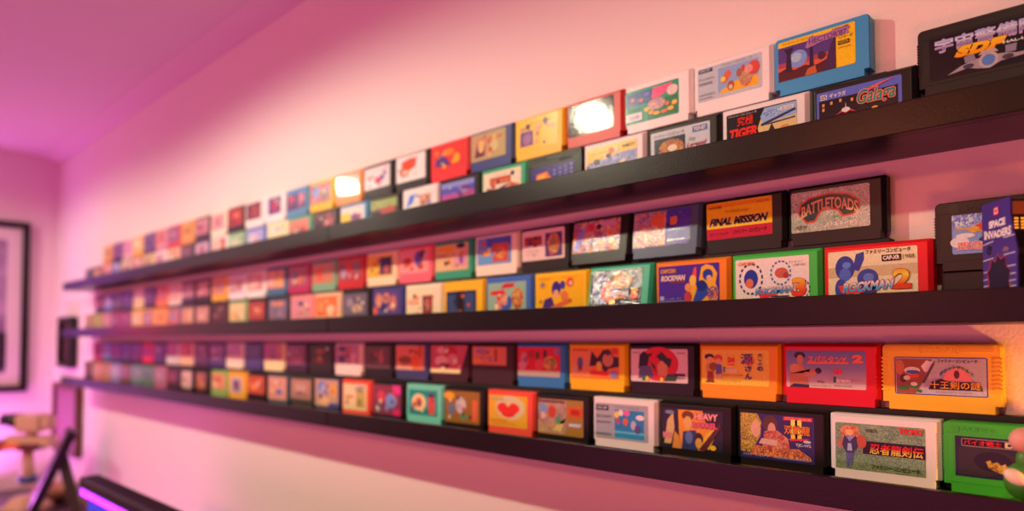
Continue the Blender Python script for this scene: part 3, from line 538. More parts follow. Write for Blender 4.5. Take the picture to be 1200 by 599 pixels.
BOTF = [
 ('green', '3a9a2c', 'dark label with a golden creature',
  pic('232038', ('f', .0, .0, 1, 1, '1a1840', .02), ('p', [(.03, .05), (.03, .72), (.24, .78), (.50, .66), (.60, .40), (.44, .20), (.30, .05)], '2e2a26'), ('e', .34, .42, .17, .24, '181820'), ('p', [(.60, .30), (.56, .72), (.70, .86), (.80, .60), (.76, .3)], '2a3466'),
      ('p', [(.28, .42), (.32, .46), (.34, .38), (.38, .43), (.41, .35), (.45, .40), (.48, .31), (.53, .37), (.56, .28), (.62, .34), (.72, .46), (.80, .64), (.97, .70), (.97, .05), (.52, .06), (.36, .20), (.30, .28)], A(230, 'c08a2a', '9a6420', 'd8a23a', '7a4a1c')), ('p', [(.86, .60), (.88, .86), (.97, .9), (.97, .5)], A(330, '8a7868', 'b8a490', '4a3a3a')),
      ('r', .06, .76, .72, .95, '120c10'), ('f', .06, .76, .72, .95, 'a88878', .014), ('t', 'バイオ戦士', .08, .79, .42, .92, 'e8241e', {'bold': .05}), ('t', 'DAN', .45, .79, .70, .92, 'd8b090', {'bold': .05, 'out': '3a2420', 'ow': .0003}), box=(.095, .24, .94, .80)), 'grooved'),
 ('white', 'e9ddd0', 'green speckled label with red and yellow title',
  pic(A(430, '5c7458', '7f9474', 'a9b08c', '4a5c48'), ('p', [(.0, .0), (.02, .18), (1, .14), (1, 0)], A(430, '6a7a50', '98a070', '4a5c48')), ('r', .32, .36, 1, .64, '1c181c'), ('e', .17, .80, .115, .15, A(300, 'd8683e', 'b84a30', 'e89a6a', '8a3a30')), ('p', [(.06, .86), (.12, .96), (.14, .84)], 'e07a48'), ('p', [(.22, .86), (.27, .95), (.28, .82)], 'e07a48'), ('e', .07, .55, .055, .11, 'b86a58'), ('e', .31, .62, .055, .15, 'c0503a'),
      ('p', [(.13, .04), (.13, .42), (.11, .62), (.23, .62), (.22, .4), (.19, .06), (.17, .2), (.16, .04)], '5a5a90'), ('e', .17, .62, .05, .12, A(400, '8a88b8', '4a4a80', 'b8b0d0')), ('p', [(.11, .74), (.17, .60), (.24, .74), (.26, .50), (.21, .36), (.13, .36), (.08, .52)], '3c3458'), ('p', [(.15, .56), (.14, .40), (.20, .40), (.19, .56)], 'a8a8d0'), ('e', .17, .80, .05, .07, 'f0a070'), ('r', .36, .84, .48, .90, '26281e'), ('t', 'TCF-NR', .365, .85, .475, .89, 'a0a890'),
      ('t', 'TECMO', .72, .85, .97, .97, 'd8342a', {'bold': .06}), ('t', '忍者龍剣伝', .40, .38, .98, .60, ('grad', .028, .040, 'f0c020', 'e8d040', 'ee2018', 'e01a14'), {'bold': .05, 'shear': .1, 'out': '8a1410', 'ow': .0003}), ('t', 'ファミリー コンピュータ', .42, .06, .94, .16, '20201a', {'bold': .03}), box=(.06, .15, .875, .86)), 'bevelled'),
 ('black', '1d1818', 'warrior couple label and yellow numeral',
  pic('322a5c', ('p', [(.0, .14), (.0, 1), (.24, 1), (.30, .8), (.28, .5), (.14, .12)], A(330, 'c8942e', '8a5c1c', 'e8bc50', '3a2818')), ('e', .22, .66, .065, .19, 'e09a7c'), ('e', .42, .78, .10, .20, '5a3426'), ('e', .44, .66, .055, .16, 'd8907a'), ('p', [(.30, .22), (.34, .62), (.52, .66), (.66, .5), (.70, .12), (.4, .10)], A(250, 'c85840', 'b03a34', 'e0906a')), ('p', [(.26, .34), (.30, .46), (.52, .44), (.50, .32)], 'e0a58a'), ('p', [(.14, .08), (.20, .30), (.50, .26), (.80, .30), (.96, .12), (.96, .06)], A(280, 'e8703a', 'b8402a', 'f0a060', '6a3a30')),
      ('r', .60, .90, .98, .98, 'd8242c'), ('t', 'DOUBLE DRAGON', .62, .91, .96, .97, 'f07a60', {'bold': .05}), ('t', 'II', .70, .48, .84, .92, ('grad', .03, .05, 'f0b020', 'f8e060'), {'bold': .14}), ('t', '双截龍', .61, .60, .95, .80, 'f07a1c', {'bold': .05, 'out': '4a1810', 'ow': .0004}), ('p', [(.66, .50), (.94, .54), (.90, .50), (.70, .46)], 'e0302c'), ('t', 'TJC-W2', .76, .34, .96, .42, 'c8b8d8', {'bold': .03}), ('e', .91, .47, .05, .03, 'c8b8c8'), ('t', 'ファミリー コンピュータ', .04, .05, .40, .11, 'b8a8c8', {'bold': .02}), ('r', .46, .05, .94, .08, '7a6aa0'), box=(.055, .14, .87, .90)), 'bevelled'),
 ('black', '211a18', 'orange blast label with pink lettering',
  pic('282434', ('p', [(.30, .10), (.28, .98), (.68, .98), (.74, .66), (.92, .56), (.80, .12), (.70, 0), (.36, 0)], 'f08a1e'), ('p', [(.66, .14), (.72, .4), (.90, .62), (.86, .3), (.78, .04)], 'f4ac2c'), ('e', .44, .84, .10, .12, '7a3a1c'), ('e', .44, .66, .07, .17, 'e8a052'), ('p', [(.34, .0), (.36, .44), (.56, .50), (.64, .30), (.60, .0)], '2f3c66'), ('e', .46, .3, .06, .16, '5a6a98'), ('e', .62, .28, .07, .16, '3a2420'), ('e', .62, .18, .055, .13, 'e09a40'), ('p', [(.04, .1), (.10, .70), (.20, .9), (.22, .5), (.16, .1)], 'd8a468'), ('p', [(.18, .0), (.22, .44), (.30, .30), (.34, .0)], 'e0883a'), ('r', .02, .24, .18, .38, 'd8787a'), ('e', .14, .90, .08, .05, '7a7890'), ('p', [(.62, .02), (.96, .72), (.98, .60), (.72, .0)], '5a2a28'), ('e', .85, .10, .05, .06, 'f0b020'),
      ('t', 'HEAVY', .56, .76, .93, .93, 'f0908c', {'bold': .05, 'out': 'a82a34', 'ow': .0004}), ('t', 'BARREL', .52, .56, .92, .70, 'e05a6a', {'bold': .05, 'out': 'a8242c', 'ow': .0004}), box=(.055, .15, .86, .88)), 'bevelled'),
 ('white', 'efe0d2', 'grey label with balloons on blue',
  pic('a89aa0', ('r', .38, .06, .93, .84, '1f78ac'), ('r', .38, .06, .93, .28, '2a8ab8'), ('r', .38, .20, .93, .24, '7ab8c8'), ('e', .42, .70, .045, .10, 'f0c040'), ('e', .50, .76, .045, .09, 'e8d0c8'), ('e', .61, .76, .06, .08, 'e85a90'), ('e', .59, .52, .05, .10, 'd8603a'), ('e', .45, .52, .04, .09, 'b84a68'), ('e', .86, .66, .08, .07, 'f0dcd0'), ('e', .74, .44, .05, .13, 'b8a8b8'), ('e', .81, .34, .05, .12, '5a4a80'),
      ('r', .02, .80, .26, .94, '28202a'), ('t', 'HVC-BF', .04, .83, .24, .91, 'b8a8ac', {'bold': .04}), ('t', 'バルーンファイト', .02, .58, .32, .68, '3a3038', {'bold': .03}), ('t', 'BALLOON', .03, .44, .30, .50, '5a4e56', {'bold': .02}), ('t', 'NINTENDO', .02, .10, .32, .16, '5a4e56', {'bold': .02}), ('t', 'ファミリー コンピュータ', .40, .88, .84, .95, '5a4e56'), box=(.055, .17, .875, .88)), 'bevelled'),
 ('black', '201a1e', 'tan label with orange corner box',
  pic('a8702e', ('r', 0, .04, .64, .98, A(240, 'b88a80', '8a5a58', 'c89a50', 'a87078')), ('e', .32, .64, .09, .18, 'c8402a'), ('e', .12, .70, .10, .16, '7a88b0'), ('e', .12, .52, .06, .1, 'e0a088'), ('p', [(.34, .12), (.42, .3), (.60, .34), (.64, .5), (.52, .10)], 'd8b060'), ('e', .46, .42, .06, .12, '5a8a60'), ('r', .68, .54, .98, .80, 'd8481e'), ('r', .74, .60, .92, .74, 'b02a18'), ('t', 'NAMCOT', .70, .26, .96, .36, 'e8d8e0', {'bold': .1, 'out': '4a5aa0', 'ow': .0005}), ('r', 0, .90, .6, .96, '6a3a48'), box=(.05, .12, .87, .88)), 'bevelled'),
 ('coral', 'ee4a3a', 'yellow label with red lips shape',
  pic('e8a02c', ('e', .56, .62, .38, .38, 'd8b888'), ('e', .38, .60, .16, .17, 'e83028'), ('e', .64, .60, .16, .17, 'e83028'), ('e', .51, .48, .20, .18, 'e83028'), ('p', [(.42, .76), (.51, .64), (.60, .76)], 'd8b888'), ('r', .02, .84, .4, .90, 'a89a80'), ('r', .04, .16, .5, .22, 'd87a28'), ('r', .04, .08, .7, .12, 'e8782a'), box=(.06, .16, .86, .88)), 'bevelled'),
 ('black', '241c1a', 'bronze label with pale middle',
  pic('9a6028', ('e', .46, .56, .15, .26, A(200, 'c8a8b0', '9a88a8', 'd8b898')), ('e', .12, .84, .16, .12, 'e8982a'), ('e', .18, .44, .12, .14, '6a6a78'), ('p', [(.78, .1), (.80, .76), (.94, .72), (.94, .08)], 'e0603a'), ('e', .55, .2, .12, .12, '6a7a50'), box=(.05, .12, .87, .9)), 'bevelled'),
 ('mint', '74bfa4', 'teal label with cream flower and red stripe',
  pic('1a8c80', ('e', .36, .5, .26, .34, 'ecc088'), ('e', .36, .5, .12, .2, 'd8703a'), ('e', .38, .48, .05, .12, '6a3a68'), ('r', .70, .08, .92, .72, 'dc4a48'), ('e', .8, .8, .12, .1, '5a3a58'), box=(.1, .2, .86, .86)), 'bevelled'),
 ('black', '24161c', 'magenta and blue label', pic('8a3448', ('e', .3, .6, .14, .2, 'd83a50'), ('e', .66, .48, .2, .24, '7a88b8'), ('r', .72, .7, 1, 1, 'e03a80'), ('r', .74, .0, 1, .2, 'd82a60'), ('e', .2, .2, .16, .12, '6a5068'), box=(.05, .1, .88, .92)), 'bevelled'),
 ('vermilion', 'ee4430', 'cream label with tan corner', pic('f0c090', ('r', .55, .1, .94, .8, 'c8a058'), ('r', .1, .45, .45, .55, 'e07a50'), ('r', .6, .82, .94, .94, 'a89098'), ('e', .7, .3, .1, .16, 'a87a40'), box=(.07, .12, .86, .88)), 'bevelled'),
 ('navy', '2c2a48', 'blue and orange label', pic('c8907a', ('e', .3, .68, .22, .26, '7a80b8'), ('e', .8, .6, .12, .24, 'e8963a'), ('e', .4, .2, .24, .14, 'e8a878'), ('r', .6, 0, 1, .14, '4a4a80'), box=(.04, .12, .9, .95)), 'bevelled'),
 ('olive', '40362a', 'dusty rose label', pic('b87868', ('e', .5, .6, .26, .2, 'c89080'), ('r', .1, .1, .8, .3, '98685a')), 'bevelled'),
 ('teal', '24404c', 'pink label with blue stripe', pic('d88a78', ('r', .1, .3, .8, .5, 'e89a68'), ('e', .6, .36, .2, .12, '6a6aa0'), box=(.06, .14, .88, .92)), 'bevelled'),
 ('black', '2a1a1c', 'orange red label', pic('c8482c', ('e', .4, .4, .24, .2, 'e8783a')), 'bevelled'),
 ('orange', 'f09a20', 'cream label with purple middle', pic('c8a0a0', ('r', .2, .2, .8, .8, '6a4a70'), box=(.16, .2, .76, .8)), 'bevelled'),
 ('green', '8aa050', 'orange label', pic('d8885a', ('e', .5, .6, .2, .2, 'd04a30'), ('r', .1, .1, .4, .5, 'e8b080')), 'bevelled'),
 ('black', '24181a', 'dull orange label', pic('a8583a', ('e', .5, .5, .2, .3, 'c86a48'), box=(.1, .2, .7, .85)), 'bevelled'),
 ('black', '1f1a1c', 'pale pink label', pic('e0a898', ('r', .3, .2, .6, .7, 'c88a80'), box=(.12, .18, .8, .88)), 'bevelled'),
 ('brown', '3a2024', 'maroon label', pic('6a2a38', ('r', .2, .2, .8, .8, '8a3a48')), 'bevelled'),
 ('rose', 'b86070', 'mauve label', pic('a86a80', ('e', .5, .5, .3, .3, 'c0808a')), 'bevelled'),
 ('green', '5a7058', 'grey green label', pic('6a8068', ('e', .5, .5, .3, .3, '486050')), 'bevelled'),
 ('grey', '6a7070', 'sage label', pic('88907a', ('r', .2, .2, .8, .8, '6a6a68')), 'bevelled'),
 ('brown', '6a4030', 'tan label', pic('a8684a', ('r', .2, .2, .8, .8, '8a5040')), 'bevelled'),
 ('lilac', '9a78a8', 'silver label', pic('b0909a', ('r', .2, .2, .8, .8, 'c0a0b0')), 'bevelled'),
 ('amber', 'c07838', 'rust label', pic('b86848', ('r', .2, .2, .8, .8, 'd08858')), 'bevelled'),
 ('salmon', 'd87860', 'peach label', pic('d88870', ('r', .2, .2, .8, .8, 'e09a80')), 'bevelled'),
 ('maroon', '4a2830', 'brown label', pic('7a4a48', ('r', .2, .2, .8, .8, '98605a')), 'bevelled'),
]
BOTB = [
 ('yellow', 'f4a61e', 'grey label framed in blue',
  pic('243a94', ('r', .012, .025, .988, .975, 'b9a0a8'), ('p', [(.02, .03), (.02, .95), (.42, .95), (.36, .60), (.32, .34), (.24, .03)], '9a4a24'), ('e', .06, .72, .05, .20, 'c86a30'), ('e', .10, .42, .04, .12, '5a2a1c'), ('p', [(.34, .60), (.30, .76), (.36, .92), (.44, .86), (.40, .66)], 'e8dccc'), ('e', .20, .64, .09, .10, 'e0c8c0'), ('e', .21, .60, .08, .05, '3a5a98'), ('e', .21, .50, .07, .05, 'd8442a'), ('e', .14, .44, .04, .06, 'd8c0a8'),
      ('p', [(.04, .16), (.08, .24), (.16, .20), (.14, .12), (.06, .12)], '2a6a34'), ('p', [(.16, .26), (.20, .34), (.28, .28), (.26, .16), (.18, .18)], '2a7a3c'), ('e', .22, .28, .04, .05, 'e8dcd0'), ('e', .28, .10, .03, .04, '2a6a34'), ('p', [(.30, .30), (.42, .82), (.46, .92), (.44, .78), (.34, .32)], '5a3a34'),
      ('t', 'ファミリーコンピュータ', .48, .86, .90, .95, '201820', {'bold': .03}), ('p', [(.54 + .0, .40), (.56, .58), (.62, .70), (.69, .74), (.76, .70), (.82, .58), (.84, .40)], 'e87a78'), ('e', .685, .56, .03, .11, '5a2a24'), ('t', 'ポケットザウルス', .50, .50, .86, .60, '1f6a4a', {'bold': .05, 'arch': .20}),
      ('p', [(.38, .16), (.42, .36), (.52, .44), (.62, .36), (.92, .38), (.95, .16)], '1c1418'), ('t', '十王剣の謎', .40, .18, .93, .38, 'f0a020', {'bold': .06}), ('t', 'BANDAI MADE IN JAPAN', .46, .07, .84, .11, '6a5a64'), box=(.115, .24, .89, .80)), 'ribbed'),
 ('red', 'dc1220', 'lilac label with orange title and shirtless boxer',
  pic(('grad', .02, .062, 'd8a8a0', '8a78a0', '6a6098'), ('e', .18, .86, .075, .10, '2a2028'), ('e', .185, .76, .045, .12, 'c87a58'), ('p', [(.05, .0), (.04, .36), (.08, .60), (.20, .66), (.28, .40), (.40, .38), (.42, .46), (.32, .50), (.28, .32), (.30, .0)], 'c8764c'), ('e', .11, .52, .065, .12, 'd8895c'), ('p', [(.04, .0), (.10, .10), (.30, .08), (.30, .0)], '2a2848'), ('e', .42, .46, .04, .08, '26202c'), ('p', [(.22, .30), (.24, .42), (.40, .42), (.38, .30)], 'd08258'),
      ('t', 'スパルタンX', .28, .66, .78, .86, 'ee6a44', {'bold': .05, 'shear': .15}), ('t', '2', .84, .68, .97, .90, 'ee6a44', {'bold': .08}), ('p', [(.27, .64), (.30, .70), (.80, .70), (.80, .66)], 'ee6a44'), ('t', 'ゲーム', .61, .56, .70, .59, 'e03a40'), ('t', '23', .61, .38, .71, .52, 'e8342c', {'bold': .07}), ('r', .61, .16, .64, .32, '1f6a5c'), ('t', 'irem', .65, .17, .82, .28, 'ecdcd8', {'bold': .06}), ('t', 'アイレム', .41, .14, .50, .20, '2a2030', {'bold': .05}), ('t', 'ファミリー コンピュータ', .33, .04, .58, .08, '3a3040', {'bold': .02}), ('t', 'IREM CORP.', .62, .06, .84, .10, '5a4a5a'), ('p', [(.80, .24), (.92, .26), (.84, .20)], 'a890a8'), box=(.05, .27, .87, .885)), 'bevelled'),
 ('orange', 'f58a16', 'yellow label with two small figures',
  pic('f6b638', ('e', .12, .80, .075, .09, '26242c'), ('e', .13, .72, .05, .08, 'e89a60'), ('p', [(.06, .36), (.08, .62), (.19, .62), (.20, .36)], 'd8883a'), ('p', [(.08, .10), (.09, .38), (.18, .38), (.19, .10), (.14, .08)], '9a3a1c'), ('r', .06, .06, .20, .09, '3a2018'), ('e', .26, .76, .065, .11, 'd8442a'), ('e', .26, .68, .04, .07, 'e8a070'), ('p', [(.22, .30), (.23, .60), (.31, .58), (.32, .30)], '5a5a98'), ('e', .18, .52, .06, .12, '8a5220'), ('r', .23, .12, .26, .30, 'e0a070'), ('r', .29, .16, .32, .32, 'e0a070'),
      ('t', 'ゲーム', .40, .84, .50, .88, 'e8442a'), ('t', '24', .40, .64, .51, .80, 'e83424', {'bold': .08}), ('r', .40, .56, .51, .60, 'e8442a'), ('r', .34, .36, .365, .52, '2a7a5a'), ('t', 'irem', .37, .38, .54, .48, 'e8dcc0', {'bold': .06}), ('t', 'IREM CORP.', .33, .26, .64, .31, 'b0782a'), ('t', 'ファミリー コンピュータ', .30, .10, .60, .15, 'b0782a', {'bold': .02}),
      ('e', .72, .70, .07, .14, 'e0642a'), ('t', '源', .60, .60, .78, .90, '2c3470', {'bold': .05}), ('t', 'さ', .66, .40, .76, .56, '2c3470', {'bold': .06}), ('t', 'ん', .66, .18, .76, .36, '2c3470', {'bold': .06}), ('t', '大', .84, .78, .92, .92, '2c3470', {'bold': .06}), ('t', '工', .84, .60, .92, .74, '2c3470', {'bold': .06}), ('t', 'の', .84, .42, .92, .56, '2c3470', {'bold': .06}), box=(.045, .25, .875, .88)), 'bevelled'),
 ('black', '241c22', 'white label with a big red disc',
  pic('e0b0b0', ('e', .50, .55, .35, .52, 'd8282c'), ('p', [(.14, .40), (.16, .82), (.24, .94), (.34, .80), (.30, .40)], '1c2024'), ('p', [(.30, .84), (.40, .88), (.36, .76)], '1c2024'), ('p', [(.14, .10), (.16, .46), (.36, .50), (.42, .14)], '5a5878'), ('p', [(.46, .78), (.56, .92), (.66, .74), (.74, .70), (.70, .44), (.56, .60)], '26301f'), ('p', [(.50, .20), (.48, .52), (.56, .66), (.66, .5), (.66, .2)], 'd88a5a'), ('p', [(.36, .62), (.44, .50), (.46, .3), (.40, .44)], '2a3a2a'), ('p', [(.2, .04), (.24, .2), (.34, .04)], '2a6a34'), ('e', .30, .10, .03, .08, 'f0c030'), ('p', [(.60, .04), (.66, .26), (.84, .24), (.80, .05)], '2a4a30'), ('e', .56, .08, .03, .08, 'f0c030'), ('r', .78, .20, .96, .28, '3a3038'), ('t', 'VRC-6', .82, .12, .95, .17, '4a3a40', {'bold': .03}), ('r', .04, .86, .18, .90, 'a88088'), ('r', .82, .86, .96, .90, 'a88088'), box=(.045, .24, .875, .885)), 'bevelled'),
 ('yellow', 'f8a614', 'orange red label with dark winged shape',
  pic('e87028', ('r', 0, .04, .44, .90, 'e8804a'), ('t', 'ゲゲゲの', .04, .88, .36, .95, '7a2a1c', {'bold': .04}), ('p', [(.40, .40), (.44, .90), (.56, .66), (.68, .92), (.80, .96), (.90, .72), (1, .70), (1, .4), (.8, .34), (.72, .2), (.62, .44)], '3a2230'), ('e', .78, .62, .11, .22, 'c87858'), ('e', .78, .84, .06, .08, '4a2a38'), ('e', .60, .40, .06, .16, 'e8a838'), ('p', [(.40, .14), (.42, .26), (.80, .24), (.78, .10)], 'dc2a24'), ('e', .20, .50, .06, .20, '5a5a88'), ('e', .20, .34, .04, .10, '7a3a50'), ('e', .10, .30, .06, .14, 'd89a78'), ('e', .34, .5, .06, .16, 'd88a68'), ('e', .90, .16, .08, .12, '8a7aa0'), ('e', .92, .9, .07, .1, 'd8402c'), box=(.06, .25, .875, .90)), 'bevelled'),
 ('blue', '2f6fa6', 'red crowd label with beige strip',
  pic('d8283a', ('r', 0, 0, 1, .20, 'b89a88'), ('e', .16, .56, .10, .26, A(240, '6a3a68', 'c84a60', 'e0a090')), ('e', .32, .76, .08, .14, 'b02a30'), ('e', .52, .40, .10, .20, 'e04a50'), ('e', .48, .72, .05, .14, '5a4a38'), ('e', .66, .78, .04, .14, '3a3a38'), ('e', .78, .46, .16, .24, A(250, 'd8903a', '5a5a38', 'e8b060', 'a84a38')), ('e', .93, .86, .06, .10, '8a78a8'), ('e', .12, .36, .1, .14, 'd88088'), box=(.04, .24, .875, .90)), 'bevelled'),
 ('brown', '3c2024', 'small pink and orange label', pic('d87058', ('e', .28, .76, .2, .14, '9a6a90'), ('r', .66, .2, .74, .9, 'a8402c'), ('r', .05, .1, .3, .3, 'e88a40'), ('e', .5, .3, .1, .12, 'a86a80'), box=(.05, .46, .82, .90)), 'bevelled'),
 ('maroon', '3e1c24', 'slanting crimson and pink label', pic('c85060', ('e', .3, .82, .14, .12, 'e8908a'), ('e', .56, .78, .16, .2, 'c01f34'), ('e', .3, .42, .18, .2, 'e8a8a0'), ('e', .38, .26, .16, .1, '8a2a40'), ('r', 0, 0, .8, .14, 'f0c890'), ('e', .6, .5, .14, .2, 'd87a80'), box=(.02, .22, .96, .93), cut=True), 'bevelled'),
 ('slate', '3c3a60', 'orange label with brown patch', pic('e0705a', ('e', .34, .40, .24, .16, '8a4428'), ('e', .7, .34, .14, .28, 'ee5a20'), ('r', 0, 0, .6, .12, 'e8a080'), ('r', .8, .5, .92, 1, 'c84828'), box=(.04, .26, .86, .92)), 'bevelled'),
 ('black', '2c1e24', 'murky brown label', pic('6a4048', ('e', .66, .5, .1, .3, 'a85a60'), ('e', .3, .4, .18, .2, '5a3a40')), 'bevelled'),
 ('white', 'f0c4b4', 'pink label with two navy squares', pic('b8708c', ('r', .16, .66, .44, .90, '2c2458'), ('r', .14, .10, .42, .42, '4a3470'), ('r', .46, .3, .62, .9, 'b05058'), ('e', .78, .3, .12, .3, 'd8a0a8'), box=(.04, .34, .9, .93)), 'bevelled'),
 ('black', '2c1a1e', 'dark label with orange patches', pic('3a2024', ('e', .5, .70, .22, .14, '98482c'), ('e', .5, .28, .20, .12, 'b03a2c')), 'bevelled'),
 ('maroon', '3a1a34', 'magenta label', pic('8a3a68', ('e', .6, .3, .24, .26, 'a8506a'), ('r', .1, .5, .5, .9, '98487a')), 'bevelled'),
 ('cream', 'f6c890', 'orchid label', pic('b84888', ('e', .5, .4, .3, .3, '9a4a80'), ('r', .7, .2, .95, .9, 'c85a68'), box=(.04, .38, .9, .95)), 'bevelled'),
 ('violet', '40306a', 'deep purple label', pic('5a3e80', ('r', .1, .1, .9, .4, '4a3478')), 'bevelled'),
 ('white', 'f0c4b0', 'lilac label', pic('c078a0', ('e', .5, .5, .3, .3, 'b870a0'), box=(.06, .46, .9, .95)), 'bevelled'),
 ('navy', '3a2a60', 'plum label with pale stripe', pic('8a4a80', ('r', 0, .6, 1, .8, 'a05a8a')), 'bevelled'),
 ('plum', '4a2244', 'violet label', pic('7a3a68', ('r', .2, .2, .8, .8, '88406c')), 'bevelled'),
 ('cream', 'f2b088', 'red label', pic('d04a58', ('r', .5, .2, .9, .9, 'b83a58'), box=(.06, .4, .9, .95)), 'bevelled'),
 ('pale', 'd8b8b0', 'rose label', pic('b8587a', ('r', .2, .2, .8, .8, 'c06a80'), box=(.06, .4, .9, .95)), 'bevelled'),
 ('plum', '3c2040', 'purple label', pic('6a3a6c', ('r', .2, .2, .8, .8, '8a4a70')), 'bevelled'),
 ('red', 'e02030', 'scarlet label', pic('d82a38', ('r', .2, .2, .8, .8, 'b02a48')), 'bevelled'),
 ('maroon', '4a1c28', 'rust label', pic('8a3430', ('r', .2, .2, .8, .8, '6a2838')), 'bevelled'),
 ('brown', '3c2430', 'plum label', pic('6a3048', ('r', .2, .2, .8, .8, '5a2a48')), 'bevelled'),
 ('violet', '4a3058', 'crimson label', pic('a03050', ('r', .2, .2, .8, .8, '8a3058')), 'bevelled'),
 ('blue', '5a6090', 'lilac label', pic('a888c0', ('r', .2, .2, .8, .8, '7a5a98')), 'bevelled'),
 ('red', 'c02840', 'magenta label', pic('90306a', ('r', .2, .2, .8, .8, 'b03a60')), 'bevelled'),
]

ROWS = [('top', 'front', TOPF, .3095, FRONT, 0.0), ('top', 'back', TOPB, .359, REAR, .0765),
        ('middle', 'front', MIDF, .298, FRONT, 0.0), ('middle', 'back', MIDB, .3458, REAR, .0765),
        ('bottom', 'front', BOTF, .184, FRONT, 0.0), ('bottom', 'back', BOTB, .2446, REAR, .0765)]
TILT = {('middle', 'back', 3): R(7), ('middle', 'back', 2): R(6.5), ('middle', 'front', 3): R(9)}
PITCHW = .1103
ORD = 'first second third fourth fifth sixth seventh eighth ninth tenth eleventh twelfth thirteenth fourteenth fifteenth'.split()
used = set()
for ledge, row, defs, s0, plane, dz in ROWS:
    n = len(defs)
    for k, (cn, hx, words, spec, style) in enumerate(defs):
        if cn == 'black': hx = ''.join('%02x' % int(int(hx[i:i + 2], 16) * .72) for i in (0, 2, 4))
        if k >= 3 and len(spec['els']) < 8:      # small picture details
            rr = random.Random(ledge + row + str(k)); cols = [e[5] for e in spec['els'] if e[0] in ('r', 'e') and isinstance(e[5], str)] or ['8a5a50']
            cols += ['3a2a3c', 'e8c8a0', 'c8503c']
            for _ in range(7):
                cx, cy = rr.uniform(.12, .88), rr.uniform(.12, .88); q = rr.uniform(.03, .09)
                if rr.random() < .5: spec['els'].append(('e', cx, cy, q * .7, q * 1.2, rr.choice(cols)))
                else:
                    a0 = rr.uniform(0, 6.28); spec['els'].append(('p', [(cx + q * math.cos(a0 + t) * .8, cy + q * 1.5 * math.sin(a0 + t)) for t in (0, 1.7, 3.4, 4.9)], rr.choice(cols)))
        w = words
        lab = '%s cartridge with %s, %s ledge %s row' % (cn, w, ledge, row)
        if k > 8:
            left = defs[k + 1][0] if k + 1 < n else None
            right = defs[k - 1][0]
            w2 = w.replace(' label', '').split()
            w2 = ' '.join(w2[:5])
            if left: lab = '%s cartridge, %s label, between %s and %s ones, %s ledge %s row' % (cn, w2, left, right, ledge, row)
            else: lab = '%s cartridge with %s label at far end of %s ledge %s row' % (cn, w2, ledge, row)
            if len(lab.split()) > 16: lab = '%s cartridge, %s label, left of %s one, %s ledge %s row' % (cn, w2, right, ledge, row)
        if lab in used or len(lab.split()) > 16: lab = '%s cartridge, %s, %s from far end of %s ledge %s row' % (cn, w, ORD[min(14, n - 1 - k)], ledge, row)
        used.add(lab)
        tl = TILT.get((ledge, row, k), 0.0)
        t = cartridge(s0 + PITCHW * k, plane, FLOORS[ledge] + dz + .0002, hx, spec, lab, 'game cartridges in the %s row of the %s ledge' % (row, ledge), style, tl)
        if words.startswith('grey label framed'): emboss(t, 'BANDAI', .36, .885, .64, .955, hx)
        if words.startswith('dark label with a golden'): emboss(t, 'JALECO', .10, .855, .42, .93, hx)
        if cn == 'black' and style == 'ribbed': emboss(t, 'NAMCOT', .60, .80, .82, .86, hx)

# two cartridges raised on stands at the near end
STAND_H = .0345
for ledge, s_left in (('top', .2015), ('middle', .189)):
    z = FLOORS[ledge]
    bm = bmesh.new(); box(bm, -.050, .0035, 0, .050, .024, STAND_H, bev=.001); box(bm, -.050, -.004, 0, .050, .0036, .006, bev=.0008)
    o = link_mesh('display_stand', bm, plain('151315', .5, .4, 'black_stand'))
    o.location = (.812, s_left - CW / 2, z + .0002); o.rotation_euler = (0, 0, R(-90))
    tag(o, 'low black block stand under the raised cartridge, near end of %s ledge' % ledge, 'stand', 'black stands under raised cartridges')
sdf = pic('17121c', ('r', 0, .93, 1, 1, '201c1e'),
    ('t', '宇宙警備隊', .06, .60, 1.0, .90, ('grad', .040, .062, 'e8b0a8', '7a5a90', 'd8c8e8', '5a78c8', 'e0d0f0'), {'bold': .05, 'out': 'a890c0', 'ow': .0006}),
    ('t', 'SDF', .24, .40, .72, .64, ('grad', .030, .048, 'e87a10', 'f8c028'), {'bold': .09, 'shear': .3, 'out': '7a2c08', 'ow': .0006}), ('t', 'HAL-UI', .68, .46, .90, .52, 'd8c8d8', {'bold': .04}),
    ('p', [(.17, .06), (.30, .20), (.44, .28), (.66, .28), (.80, .22), (1, .20), (.82, .14), (.66, .12), (.56, .02), (.46, .06), (.36, .12)], 'a88a90'), ('e', .55, .20, .09, .17, 'c0a098'), ('e', .55, .20, .06, .12, '5a78b8'), ('p', [(.34, .24), (.33, .38), (.42, .40), (.44, .26)], '8a7888'), ('p', [(.70, .26), (.70, .42), (.80, .42), (.79, .26)], '8a7888'), ('p', [(.46, .34), (.49, .42), (.61, .42), (.64, .34)], 'b89a90'), ('e', .37, .16, .05, .05, '4a3a48'), ('e', .72, .18, .05, .05, '4a3a48'),
    box=(.10, .20, .96, .86))
t = cartridge(.2015, .812, FLOORS['top'] + STAND_H + .0004, '201d1d', sdf, 'black cartridge with spaceship label raised on stand, near end of top ledge', 'raised cartridges at the near end', 'grooved')
